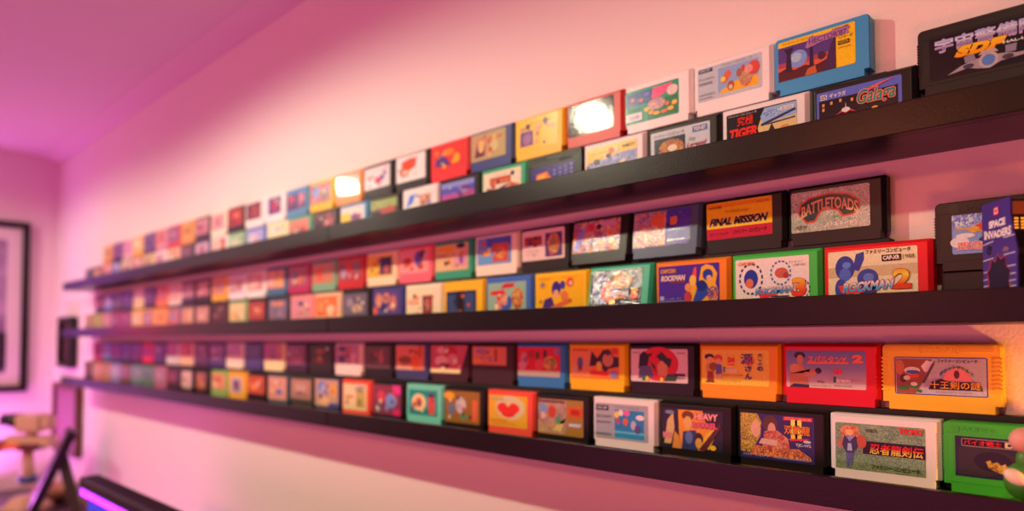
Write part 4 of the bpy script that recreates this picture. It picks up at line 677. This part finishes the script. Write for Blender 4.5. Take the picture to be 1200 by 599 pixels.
jal = pic('7f8ec0', ('p', [(.0, .62), (.1, .70), (.3, .66), (.46, .78), (.46, 1), (0, 1)], A(220, '8a94c8', 'c8c8e0', '5a68b0')), ('e', .08, .30, .10, .14, 'd8c8d8'), ('e', .14, .46, .1, .06, 'dcd0e0'), ('e', .62, .74, .15, .20, '8a4a20'), ('e', .62, .68, .11, .18, 'e8a050'), ('e', .62, .84, .12, .06, 'e8b030'), ('p', [(.22, .66), (.36, .84), (.50, .74), (.46, .58), (.30, .56)], 'd8442c'), ('e', .23, .60, .06, .08, 'e8943a'), ('p', [(.03, .66), (.04, .70), (.78, .34), (.77, .30)], 'c89a48'), ('e', .36, .28, .09, .14, '24386c'), ('e', .34, .16, .12, .10, 'c88a3a'), ('e', .60, .44, .10, .12, 'e8d8d8'), ('e', .62, .46, .05, .08, '3a78b0'), ('p', [(.70, 0), (.78, .7), (1, .9), (1, 0)], '5a6ab0'),
    ('t', '西遊記', .06, .10, .44, .30, 'e0402c', {'bold': .012, 'out': 'f0dcd0', 'ow': .0004}), ('t', 'ワールド', .50, .10, .78, .18, 'e8dcc0', {'bold': .03}), box=(.14, .24, .90, .80))
t = cartridge(.189, .812, FLOORS['middle'] + STAND_H + .0004, '23201f', jal, 'black cartridge with blue sky adventurer label behind the miniature arcade cabinet', 'raised cartridges at the near end', 'grooved')
emboss(t, 'JALECO', .24, .845, .62, .93, '23201f')
bm = bmesh.new(); tube(bm, (-.037, .0004, .0625), (-.037, -.0006, .0625), .005, n=20)
link_mesh('embossed_disc', bm, shell_mat('2c2827'), t)

# ------------------------------------------------------------------ ledges and risers
black_wood = plain('090708', .30, .24, 'black_painted_wood', (500.0, .25, .0005))
S_END = 3.2; S_SEAM = 1.227; S_NEAR = -.75
for ledge in ('top', 'middle', 'bottom'):
    zf = FLOORS[ledge]
    for which, (a, b) in (('near', (S_NEAR, S_SEAM - .0012)), ('far', (S_SEAM + .0012, S_END))):
        t = thing('picture_ledge', '%s long black picture ledge on the pink wall, %s' % ('long' and ledge, 'near half up to the joint' if which == 'near' else 'far half running to the corner'), 'shelf', (WALL, (a + b) / 2, zf - .0187), (0, 0, 0), 'black picture ledges along the wall')
        t.location = (WALL - .001, (a + b) / 2, zf - .0187); h = (b - a) / 2
        bm = bmesh.new(); box(bm, LIP + .012 - WALL, -h, 0, -.0004, h, .0187, bev=.0006); link_mesh('shelf_board', bm, black_wood, t)
        bm = bmesh.new(); box(bm, LIP - WALL + .001, -h, 0, LIP + .0119 - WALL, h, .0187 + .0118, bev=.0009); link_mesh('front_lip', bm, black_wood, t)
    for which, (a, b) in (('near', (.235 if ledge != 'bottom' else .12, S_SEAM)), ('far', (S_SEAM + .002, 3.13))):
        bm = bmesh.new(); box(bm, -.0085, a, 0, .0085, b, .0765, bev=.0005)
        # a saw-cut groove along the top keeps the row of feet from slipping
        o = link_mesh('riser_strip', bm, plain('171416', .55, .35, 'black_riser')); o.location = (REAR + .0095, 0, zf + .0001)
        tag(o, 'black strip behind the front cartridges of the %s ledge, %s half' % (ledge, which), 'riser', 'black risers under the back rows')

# ------------------------------------------------------------------ miniature arcade cabinet
mc = thing('miniature_arcade_cabinet', 'tiny purple arcade cabinet with white title, standing on the middle ledge', 'toy', (0, 0, 0))
prof = [(0, 0), (.0440, 0), (.0440, .038), (.0450, .044), (.0435, .050), (.0395, .066), (.0370, .078), (.0375, .0925), (.035, .0935), (.0, .0925)]
def cab_side(bm, y0, y1, mi): prism(bm, prof, y0, y1, mi)
CWD = .040
bm = bmesh.new()
prism(bm, [(.001, .001), (.042, .001), (.042, .036), (.043, .042), (.038, .048), (.033, .066), (.033, .076), (.0355, .0765), (.0355, .0915), (.001, .090)], .0015, CWD - .0015)
link_mesh('cabinet_body', bm, plain('141012', .4, .5, 'black_plastic'), mc)
purple = plain('41308c', .35, .5, 'purple_print')
for y0 in (0, CWD - .0016):
    bm = bmesh.new(); cab_side(bm, y0, y0 + .0016, 0)
    sp = link_mesh('side_panel', bm, purple, mc)
    if y0 == 0:
        bm = bmesh.new(); mats = []; idx = {}
        def mi2(c):
            if c not in idx: idx[c] = len(mats); mats.append(ink(c))
            return idx[c]
        y = -.00012
        def poly(pts, c, lay=0):
            f = bm.faces.new([bm.verts.new((x / 1000., y - lay * .00006, z / 1000.)) for x, z in pts]); f.material_index = mi2(c)
        def letters(s, x0, z0, x1, z1, c, lay, skew=0, bold=.06, z1b=None):
            vs, ps = text_verts(s, bold, 0)
            V = []
            for u, v in vs:
                zz0 = z0 + skew * u; zz1 = z1 + skew * u + ((z1b or 0) * abs(u - .5) * 2)
                V.append(bm.verts.new(((x0 + u * (x1 - x0)) / 1000., y - lay * .00006, (zz0 + v * (zz1 - zz0)) / 1000.)))
            for p in ps:
                try: f = bm.faces.new([V[i] for i in p]); f.material_index = mi2(c)
                except ValueError: pass
        poly([(0.6, .6), (42.4, .6), (42.4, 3.5), (38, 9), (35, 17), (33, 8), (29, 6), (22, 5), (13, 8), (6, 5), (.6, 7)], 'c8682a', 1)
        poly([(28, 4), (30, 18), (31.5, 19), (34, 6)], 'e0c8b0', 2)
        for z, a in ((57, 1.5), (42, 1.0), (31, .8), (24, .6), (18, .5), (13, .5)):
            poly([(.6, z - 3), (15, z - 2.2 + a), (15, z - 1.5 + a), (.6, z - 2.2)], 'cfc4e4', 1); poly([(28, z - 1 + a), (42, z + a), (42, z + .8 + a), (28, z - .2 + a)], 'cfc4e4', 1)
        poly([(6, 4), (7, 20), (5, 28), (9, 33), (11, 41), (17, 38), (20, 45), (24, 40), (30, 42), (31, 33), (36, 28), (34, 18), (36, 4)], 'a83048', 2); poly([(7.5, 4), (8.5, 20), (6.5, 28), (10, 32), (12, 39.5), (17, 36.5), (20, 43), (24, 38.5), (29.5, 41), (30.5, 32), (35.5, 28), (33.5, 18), (36, 4)], '241a30', 3)
        poly([(26, 46), (29, 50), (35, 48), (33, 45)], '8a5a60', 2); poly([(5, 48), (8, 53), (13, 52), (11, 45), (8, 44)], '2a1e3a', 3)
        poly([(16, 79.5), (16, 87), (22.5, 87.9), (22.5, 80.4)], 'd8282e', 2); poly([(17, 80.8), (17, 86.0), (21.5, 86.6), (21.5, 81.3)], 'e8b0b0', 3); poly([(18, 82), (18, 85), (20.5, 85.4), (20.5, 82.3)], 'd8282e', 4)
        letters('SPACE', 9.5, 68.5, 31, 75.5, 'ece6ec', 3, .8)
        letters('INVADERS', 3, 59.0, 38, 65.5, 'ece6ec', 3, .4, .05, 2.0)
        for f in bm.faces:
            f.normal_update()
            if f.normal.y > 0: f.normal_flip()
        link_mesh('side_art', bm, mats, sp)
bm = bmesh.new(); prism(bm, [(.0355, .078), (.0368, .0780), (.0372, .0895), (.0355, .0895)], .003, CWD - .003); link_mesh('marquee', bm, glow('7a3014', .7, 'lit_marquee'), mc)
bm = bmesh.new()
for i in range(5):
    for j in range(4): box(bm, .0335, .006 + i * .006, .0655 + j * .0028, .0345, .009 + i * .006, .0668 + j * .0028)
link_mesh('screen_lights', bm, glow('f0902c', 1.6, 'lit_screen'), mc)
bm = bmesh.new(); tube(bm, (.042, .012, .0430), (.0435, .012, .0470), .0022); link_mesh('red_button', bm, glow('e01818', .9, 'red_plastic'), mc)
bm = bmesh.new(); tube(bm, (.041, .026, .043), (.043, .026, .053), .0008); ball(bm, (.0432, .026, .054), .0025); link_mesh('joystick', bm, plain('d02020', .3, .5, 'red_plastic'), mc)
# its side panel is turned towards the viewer's left
mc.location = (.7805, .1425, FLOORS['middle'] + .0003); mc.rotation_euler = (0, 0, R(-90 - 45))

# ------------------------------------------------------------------ toy figure at the near end of the bottom ledge
tf = thing('toy_figure', 'small green toy with cream shell standing on the bottom ledge near end', 'toy', (.772, .114, FLOORS['bottom'] + .0003), (0, 0, R(-90)))
gm = plain('3f8a2c', .4, .5, 'green_vinyl'); cm = plain('eadcc0', .45, .4, 'cream_vinyl'); pm = plain('dfa796', .5, .4, 'pale_pink_vinyl')
bm = bmesh.new(); ball(bm, (0, 0, .0235), .0155, .011, .017); ball(bm, (-.006, -.004, .0045), .0062, .009, .0042); ball(bm, (.009, -.004, .0045), .0062, .009, .0042); ball(bm, (.002, .001, .043), .008, .0075, .010); link_mesh('body', bm, gm, tf)
bm = bmesh.new(); ball(bm, (-.0035, -.0062, .027), .0115, .0065, .0072, M=Matrix.Rotation(R(28), 3, 'Y')); link_mesh('belly', bm, cm, tf)
bm = bmesh.new(); ball(bm, (.002, -.001, .0605), .0125, .011, .0115); link_mesh('head', bm, pm, tf)

# ------------------------------------------------------------------ room
def wall_mat(name, hexc, scale=320.0, strength=.5):
    m, nt, b = new_mat(name)
    b.inputs['Base Color'].default_value = lin(hexc); b.inputs['Roughness'].default_value = .85; b.inputs['Specular IOR Level'].default_value = .2
    add_bump(nt, b, scale, strength, .0012, 3.0); return m
wm = wall_mat('painted_plaster', 'efe6e0'); cmx = wall_mat('ceiling_paint', 'e6cbd4', 200.0, .25)
T = .12
def slab(name, a, b, m):
    bm = bmesh.new(); box(bm, *a, *b); return struct(name, bm, m)
slab('wall_right', (WALL, BACK - T, 0), (WALL + T, FAR + T, CEIL), wm)
slab('wall_far', (LEFT - T, FAR, 0), (WALL, FAR + T, CEIL), wall_mat('far_wall_paint', 'e8d2d8'))
slab('wall_left', (LEFT - T, BACK - T, 0), (LEFT, FAR, CEIL), wall_mat('dark_wall_paint', '3a2c34'))
slab('wall_back', (LEFT, BACK - T, 0), (WALL, BACK, CEIL), wall_mat('dark_wall_paint', '3a2c34'))
slab('ceiling', (LEFT - T, BACK - T, CEIL), (WALL + T, FAR + T, CEIL + T), cmx)
slab('floor', (LEFT - T, BACK - T, -T), (WALL + T, FAR + T, 0), plain('5a4438', .6, .3, 'dark_wood_floor', (30.0, .2, .002)))
bm = bmesh.new()   # cove between the shelf wall and the ceiling
pts = [(WALL - .001, CEIL - .001), (WALL - .001, CEIL - .024), (WALL - .02, CEIL - .019), (WALL - .052, CEIL - .009), (WALL - .072, CEIL - .001)]
a = [bm.verts.new((x, BACK + .01, z)) for x, z in pts]; b = [bm.verts.new((x, FAR - .001, z)) for x, z in pts]
for i in range(5): bm.faces.new((a[i], a[(i + 1) % 5], b[(i + 1) % 5], b[i]))
bm.faces.new(a[::-1]); bm.faces.new(b); bmesh.ops.recalc_face_normals(bm, faces=bm.faces[:])
struct('trim_1', bm, cmx)
bm = bmesh.new(); box(bm, WALL - .016, BACK + .01, 0, WALL - .0005, FAR - .0005, .09, bev=.003); struct('baseboard_right', bm, wm)
bm = bmesh.new(); box(bm, LEFT + .01, FAR - .016, 0, WALL - .017, FAR - .0005, .09, bev=.003); struct('baseboard_far', bm, wm)

# framed picture on the far wall
def framed(name, label, w, h, depth, fw, mfr, mmat, mpic, loc, rotz, matw):
    t = thing(name, label, 'picture', loc, (0, 0, rotz))     # local: x across, -y out of the wall, z up from the bottom edge
    bm = bmesh.new()
    box(bm, -w / 2, -depth, 0, w / 2, 0, fw, bev=.001); box(bm, -w / 2, -depth, h - fw, w / 2, 0, h, bev=.001)
    box(bm, -w / 2, -depth, fw, -w / 2 + fw, 0, h - fw, bev=.001); box(bm, w / 2 - fw, -depth, fw, w / 2, 0, h - fw, bev=.001)
    link_mesh('frame', bm, mfr, t)
    if matw:
        bm = bmesh.new(); box(bm, -w / 2 + fw, -depth * .5, fw, w / 2 - fw, -.001, h - fw); link_mesh('mount', bm, mmat, t)
    bm = bmesh.new(); box(bm, -w / 2 + fw + matw, -depth * .5 - .001, fw + matw, w / 2 - fw - matw, -.0005, h - fw - matw); link_mesh('print', bm, mpic, t)
    return t
bk = plain('120e12', .35, .5, 'black_frame')
def picture_mat():
    m, nt, b = new_mat('purple_print')
    tc = nt.nodes.new('ShaderNodeTexCoord'); n = nt.nodes.new('ShaderNodeTexNoise'); n.inputs['Scale'].default_value = 7; n.inputs['Detail'].default_value = 4
    cr = nt.nodes.new('ShaderNodeValToRGB'); e = cr.color_ramp.elements; e[0].position = .38; e[0].color = lin('5a3a6a'); e[1].position = .62; e[1].color = lin('b090b8')
    nt.links.new(tc.outputs['Object'], n.inputs['Vector']); nt.links.new(n.outputs['Fac'], cr.inputs['Fac']); nt.links.new(cr.outputs['Color'], b.inputs['Base Color'])
    b.inputs['Roughness'].default_value = .3; return m
fp = framed('framed_picture', 'black framed picture with pale mount and purple print on far wall', .56, .757, .03, .028, bk, plain('d8c4cc', .6, .3, 'mount_card'), picture_mat(), (.732 - .28, FAR - .001, Z0 - .224), 0, .055)
bm = bmesh.new(); box(bm, -.16, -.0175, .10, .20, -.0155, .26); link_mesh('dark_shapes', bm, plain('2c2030', .4, .5, 'dark_print'), fp)
# things on the shelf wall near the corner (seen past the ledge ends)
framed('wall_frame', 'small square black frame on the shelf wall beside the middle ledge end', .20, .218, .034, .022, plain('0e0b0e', .4, .5, 'black_frame_deep'), bk, plain('4a2834', .25, .5, 'dark_glass'), (WALL - .001, 3.50, Z0 - .113), R(-90), 0)
framed('leaning_frame', 'brown framed print on the shelf wall below the bottom ledge far end', .38, .30, .028, .022, plain('6a4038', .45, .4, 'brown_frame'), bk, plain('94607a', .4, .4, 'pink_print'), (WALL - .001, 3.50, Z0 - .482), R(-90), 0)

# ------------------------------------------------------------------ sideboard and what stands on it
SB_Z = Z0 - .648
t = thing('sideboard', 'black sideboard in the far corner under the framed picture', 'cabinet', (-.05, 3.29, 0))
bm = bmesh.new(); box(bm, -.72, -.44, SB_Z - .03, .86, .44, SB_Z, bev=.003); link_mesh('top_board', bm, plain('191418', .3, .5, 'black_lacquer'), t)
bm = bmesh.new(); box(bm, -.70, -.42, .08, .84, .43, SB_Z - .031, bev=.002); link_mesh('body', bm, plain('1d171b', .4, .5, 'black_lacquer_body'), t)
for i in range(3):
    x = -.68 + i * .505
    bm = bmesh.new(); box(bm, x, -.436, .10, x + .49, -.4205, SB_Z - .05, bev=.002); d = link_mesh('door', bm, plain('1d171b', .4, .5, 'black_lacquer_body'), t)
    bm = bmesh.new(); tube(bm, (x + .44, -.437, .45), (x + .44, -.455, .45), .010); link_mesh('knob', bm, plain('a09088', .3, .5, 'metal', None, 1.0), d)
for x in (-.62, .76):
    for y in (-.37, .38):
        bm = bmesh.new(); tube(bm, (x, y, 0), (x, y, .08), .014, .02); link_mesh('leg', bm, bk, t)

crm = plain('c8a888', .45, .4, 'cream_plastic')
RD = 2.72       # distance of the toys on the sideboard along the view axis
def V(px, py, d=RD): return at(px, py, d)
vx = Vector((math.cos(TH), -math.sin(TH), 0)); vy = Vector((math.sin(TH), math.cos(TH), 0))   # across / away, seen from the camera
def vbox(bm, px0, py0, px1, py1, d0, d1, bev=.004):
    c = V((px0 + px1) / 2, (py0 + py1) / 2, (d0 + d1) / 2); sc = (d0 + d1) / 2 / F
    hw = abs(px1 - px0) * sc / 2; hh = abs(py1 - py0) * sc / 2; hd = (d1 - d0) / 2
    tmp = bmesh.new(); box(tmp, -hw, -hd, -hh, hw, hd, hh, bev=min(bev, hw * .3, hh * .3, hd * .3))
    M = Matrix.Translation(c) @ Matrix.Rotation(-TH, 4, 'Z')
    for v in tmp.verts: v.co = M @ v.co
    me = bpy.data.meshes.new('tmp'); tmp.to_mesh(me); tmp.free(); bm.from_mesh(me); bpy.data.meshes.remove(me)
def part(name, bm, m, t):
    o = link_mesh(name, bm, m, t); o.matrix_parent_inverse = Matrix.Translation(-t.location); return o
base = V(38, 590); base.z = SB_Z
t = thing('toy_robot', 'cream toy robot with black lens head and dark red arms on sideboard', 'toy', base)
bm = bmesh.new()
bc = V(37, 580); bc.z = SB_Z + .0004
tube(bm, bc, bc + Vector((0, 0, .018)), .088, .088, 6); tube(bm, bc + Vector((0, 0, .018)), bc + Vector((0, 0, .052)), .080, .050, 6)
for f in bm.faces: f.smooth = False
part('base', bm, crm, t)
bm = bmesh.new(); tube(bm, V(37, 566), V(36, 527), .024, .018, 14); part('column', bm, crm, t)
bm = bmesh.new(); tube(bm, V(37, 563), V(37, 557), .034, .034, 18); part('blue_collar', bm, plain('2a4a9a', .4, .5, 'blue_plastic'), t)
bm = bmesh.new(); vbox(bm, 14, 510, 66, 522, RD - .03, RD + .03, .008); part('shoulder_bar', bm, crm, t)
bm = bmesh.new(); vbox(bm, 28, 519, 52, 526, RD - .055, RD + .02, .004); vbox(bm, -6, 516, 12, 527, RD - .055, RD + .02, .004); part('arms', bm, plain('5a1420', .4, .5, 'dark_red_plastic'), t)
bm = bmesh.new(); vbox(bm, 8, 520, 28, 525, RD - .06, RD - .02, .003); part('gripper', bm, plain('f0722a', .4, .5, 'orange_plastic'), t)
bm = bmesh.new(); tube(bm, V(40, 512), V(40, 500), .02, .02); vbox(bm, 28, 485, 56, 505, RD - .045, RD + .045, .012); vbox(bm, 52, 488, 64, 501, RD - .03, RD + .03, .010); part('head', bm, crm, t)
bm = bmesh.new(); tube(bm, V(29, 493), V(7, 492), .030, .026, 20); part('lens', bm, plain('120c10', .3, .5, 'black_plastic_gloss'), t)

# tablet leaning back on a strut
RT = 2.55
bt = V(62, 599, RT); bt.z = SB_Z
t = thing('tablet_stand', 'black tablet seen edge on leaning back on its stand', 'tablet', bt)
def bar(bm, p, q, wid, th):
    p, q = Vector(p), Vector(q); ax = (q - p).normalized(); side = Vector((p.x, p.y, 0)).normalized(); up = ax.cross(side).normalized()
    vs = []
    for e in (p, q):
        for a, b in ((-1, -1), (1, -1), (1, 1), (-1, 1)): vs.append(bm.verts.new(e + side * wid / 2 * a + up * th / 2 * b))
    for f in ((0, 3, 2, 1), (4, 5, 6, 7), (0, 1, 5, 4), (1, 2, 6, 5), (2, 3, 7, 6), (3, 0, 4, 7)): bm.faces.new([vs[i] for i in f])
    bmesh.ops.recalc_face_normals(bm, faces=bm.faces[:])
foot = V(38, 600, RT); foot.z = SB_Z + .008
bm = bmesh.new(); bar(bm, foot, V(87, 503, RT), .15, .028); part('screen_slab', bm, plain('1c1416', .35, .5, 'black_case'), t)
foot = V(97, 600, RT); foot.z = SB_Z + .008
bm = bmesh.new(); bar(bm, foot, V(76, 533, RT), .05, .034); part('strut', bm, plain('2a2220', .4, .5, 'black_case_matt'), t)
# cream bowl and small block
cb = V(67, 589, 2.9); cb.z = SB_Z + .0003
bm = bmesh.new()
ring = []
for r_, z_ in ((.03, 0), (.055, .01), (.075, .035), (.082, .055), (.078, .055), (.07, .036), (.05, .014), (.0, .010)):
    ring.append([bm.verts.new((r_ * math.cos(2 * math.pi * i / 24), r_ * math.sin(2 * math.pi * i / 24), z_)) for i in range(24)])
for a_, b_ in zip(ring, ring[1:]):
    for i in range(24): 
        f = bm.faces.new((a_[i], a_[(i + 1) % 24], b_[(i + 1) % 24], b_[i])); f.smooth = True
bm.faces.new(ring[0][::-1]); bmesh.ops.remove_doubles(bm, verts=bm.verts[:], dist=1e-5)
o = link_mesh('bowl', bm, plain('b88468', .4, .5, 'tan_ceramic')); o.location = cb; tag(o, 'tan bowl on the sideboard behind the leaning tablet', 'bowl')

cp = V(93, 572, 3.08); cp.z = SB_Z + .0003
bm = bmesh.new(); rings = []
for r_, z_ in ((.026, 0), (.032, .012), (.036, .08), (.033, .08), (.029, .014), (.0, .012)):
    rings.append([bm.verts.new((r_ * math.cos(2 * math.pi * i / 24), r_ * math.sin(2 * math.pi * i / 24), z_)) for i in range(24)])
for a_, b_ in zip(rings, rings[1:]):
    for i in range(24):
        f = bm.faces.new((a_[i], a_[(i + 1) % 24], b_[(i + 1) % 24], b_[i])); f.smooth = True
bm.faces.new(rings[0][::-1]); bmesh.ops.remove_doubles(bm, verts=bm.verts[:], dist=1e-5)
o = link_mesh('cup', bm, crm); o.location = cp; tag(o, 'small cream cup on the sideboard near the wall', 'cup')

# ------------------------------------------------------------------ black hooded cabinet with purple light
z_t = Z0 - .33
t = thing('lit_cabinet', 'long black topped cabinet glowing purple along its front below the ledges', 'cabinet', (.52, .30, 0))
y0, y1 = -1.2, 1.66
bm = bmesh.new(); box(bm, -.028, y0, z_t - .028, .020, y1, z_t, bev=.007); link_mesh('lid', bm, plain('100c0e', .45, .25, 'black_gloss'), t)
bm = bmesh.new(); box(bm, -.008, y0 + .01, z_t - .30, .018, y1 - .01, z_t - .0285, bev=.002); link_mesh('upright_panel', bm, plain('241a24', .4, .5, 'black_board'), t)
bm = bmesh.new(); box(bm, -.008, y0 + .01, 0.0, .26, y1 - .01, z_t - .301, bev=.004); link_mesh('body', bm, plain('1c1418', .4, .5, 'black_board_low'), t)
bm = bmesh.new(); box(bm, -.024, y0 + .02, z_t - .044, -.0085, y1 - .004, z_t - .0285); link_mesh('light_strip', bm, glow('b030ff', 4.0, 'purple_led'), t)
bm = bmesh.new(); box(bm, -.014, y0 + .03, z_t - .28, -.0085, y1 - .03, z_t - .058); link_mesh('display_panel', bm, glow('2440c0', .5, 'blue_screen'), t)

# ------------------------------------------------------------------ lights
def light(kind, name, loc, color, power, size=.03, target=None, cone=None, sx=None, sy=None):
    l = bpy.data.lights.new(name, kind); l.color = color; l.energy = power
    if kind in ('POINT', 'SPOT'): l.shadow_soft_size = size
    if kind == 'AREA': l.shape = 'RECTANGLE'; l.size = sx; l.size_y = sy
    if cone: l.spot_size = R(cone); l.spot_blend = .25
    o = bpy.data.objects.new(name, l); COL.objects.link(o); o.location = loc
    if target is not None: o.rotation_euler = (Vector(target) - Vector(loc)).to_track_quat('-Z', 'Y').to_euler()
    return o
LD = -.31; LH = Z0 + .79
def down(name, s, col, p, d=LD): return light('SPOT', name, (d, s, LH), col, p, .022, (d, s, 0), 172)
down('ceiling_spot_near', -.07, (1, .80, .42), 13)
down('ceiling_spot_middle', 1.51, (1, .90, .64), 52)
down('ceiling_spot_far', 3.09, (.90, .84, .62), 32)
light('SPOT', 'ceiling_spot_room', (-2.1, 1.0, LH), (1, .25, .11), 95, .09, (-2.1, 1.0, 0), 176)
light('AREA', 'magenta_room_light', (-2.6, 1.6, .95), (1, .16, .37), 46, target=(.8, 1.6, 1.5), sx=3.4, sy=1.3)
light('AREA', 'corner_led', (.50, 3.66, Z0 - .60), (.85, .18, .95), 7.5, target=(.55, 3.66, 4), sx=.5, sy=.08)
light('AREA', 'purple_floor_light', (.15, 2.5, .60), (.75, .12, 1), 6, target=(.75, 2.3, 1.7), sx=2.2, sy=.1)
light('AREA', 'corner_led_upright', (.50, 3.70, Z0 + .1), (.62, .12, 1), 1.4, target=(.80, .8, Z0 + .1), sx=.03, sy=1.5)
light('AREA', 'red_low_fill', (-.7, -.5, .75), (1, .20, .08), 9, target=(.8, .7, 1.25), sx=.5, sy=.3)  # added fill that reddens the low wall at the near end, no known lamp
light('POINT', 'red_indicator_lamp', (.40, 3.29, Z0 + .056), (1, .01, .02), 1.0, .03)
light('POINT', 'orange_side_lamp', (.775, -.02, Z0 - .115), (1, .36, .06), 2.4, .01)

w = bpy.data.worlds.new('room_air'); SC.world = w; w.use_nodes = True
w.node_tree.nodes['Background'].inputs['Color'].default_value = (.30, .10, .16, 1); w.node_tree.nodes['Background'].inputs['Strength'].default_value = .1

# ------------------------------------------------------------------ camera
cam = bpy.data.cameras.new('camera'); co = bpy.data.objects.new('camera', cam); COL.objects.link(co)
cam.sensor_width = 36.0; cam.lens = F / 1200 * 36.0
co.location = (0, 0, Z0)
dirv = Vector((math.sin(TH) * math.cos(PITCH), math.cos(TH) * math.cos(PITCH), math.sin(PITCH)))
co.rotation_euler = dirv.to_track_quat('-Z', 'Y').to_euler()
cam.shift_y = (100.5 - F * math.tan(PITCH)) / 1200.0
cam.clip_start = .01
cam.dof.use_dof = True; cam.dof.focus_distance = .76; cam.dof.aperture_fstop = 2.2
SC.camera = co
SC.view_settings.view_transform = 'Standard'; SC.view_settings.look = 'None'; SC.view_settings.exposure = -0.12; SC.view_settings.gamma = 1.0
SC.view_settings.use_curve_mapping = False
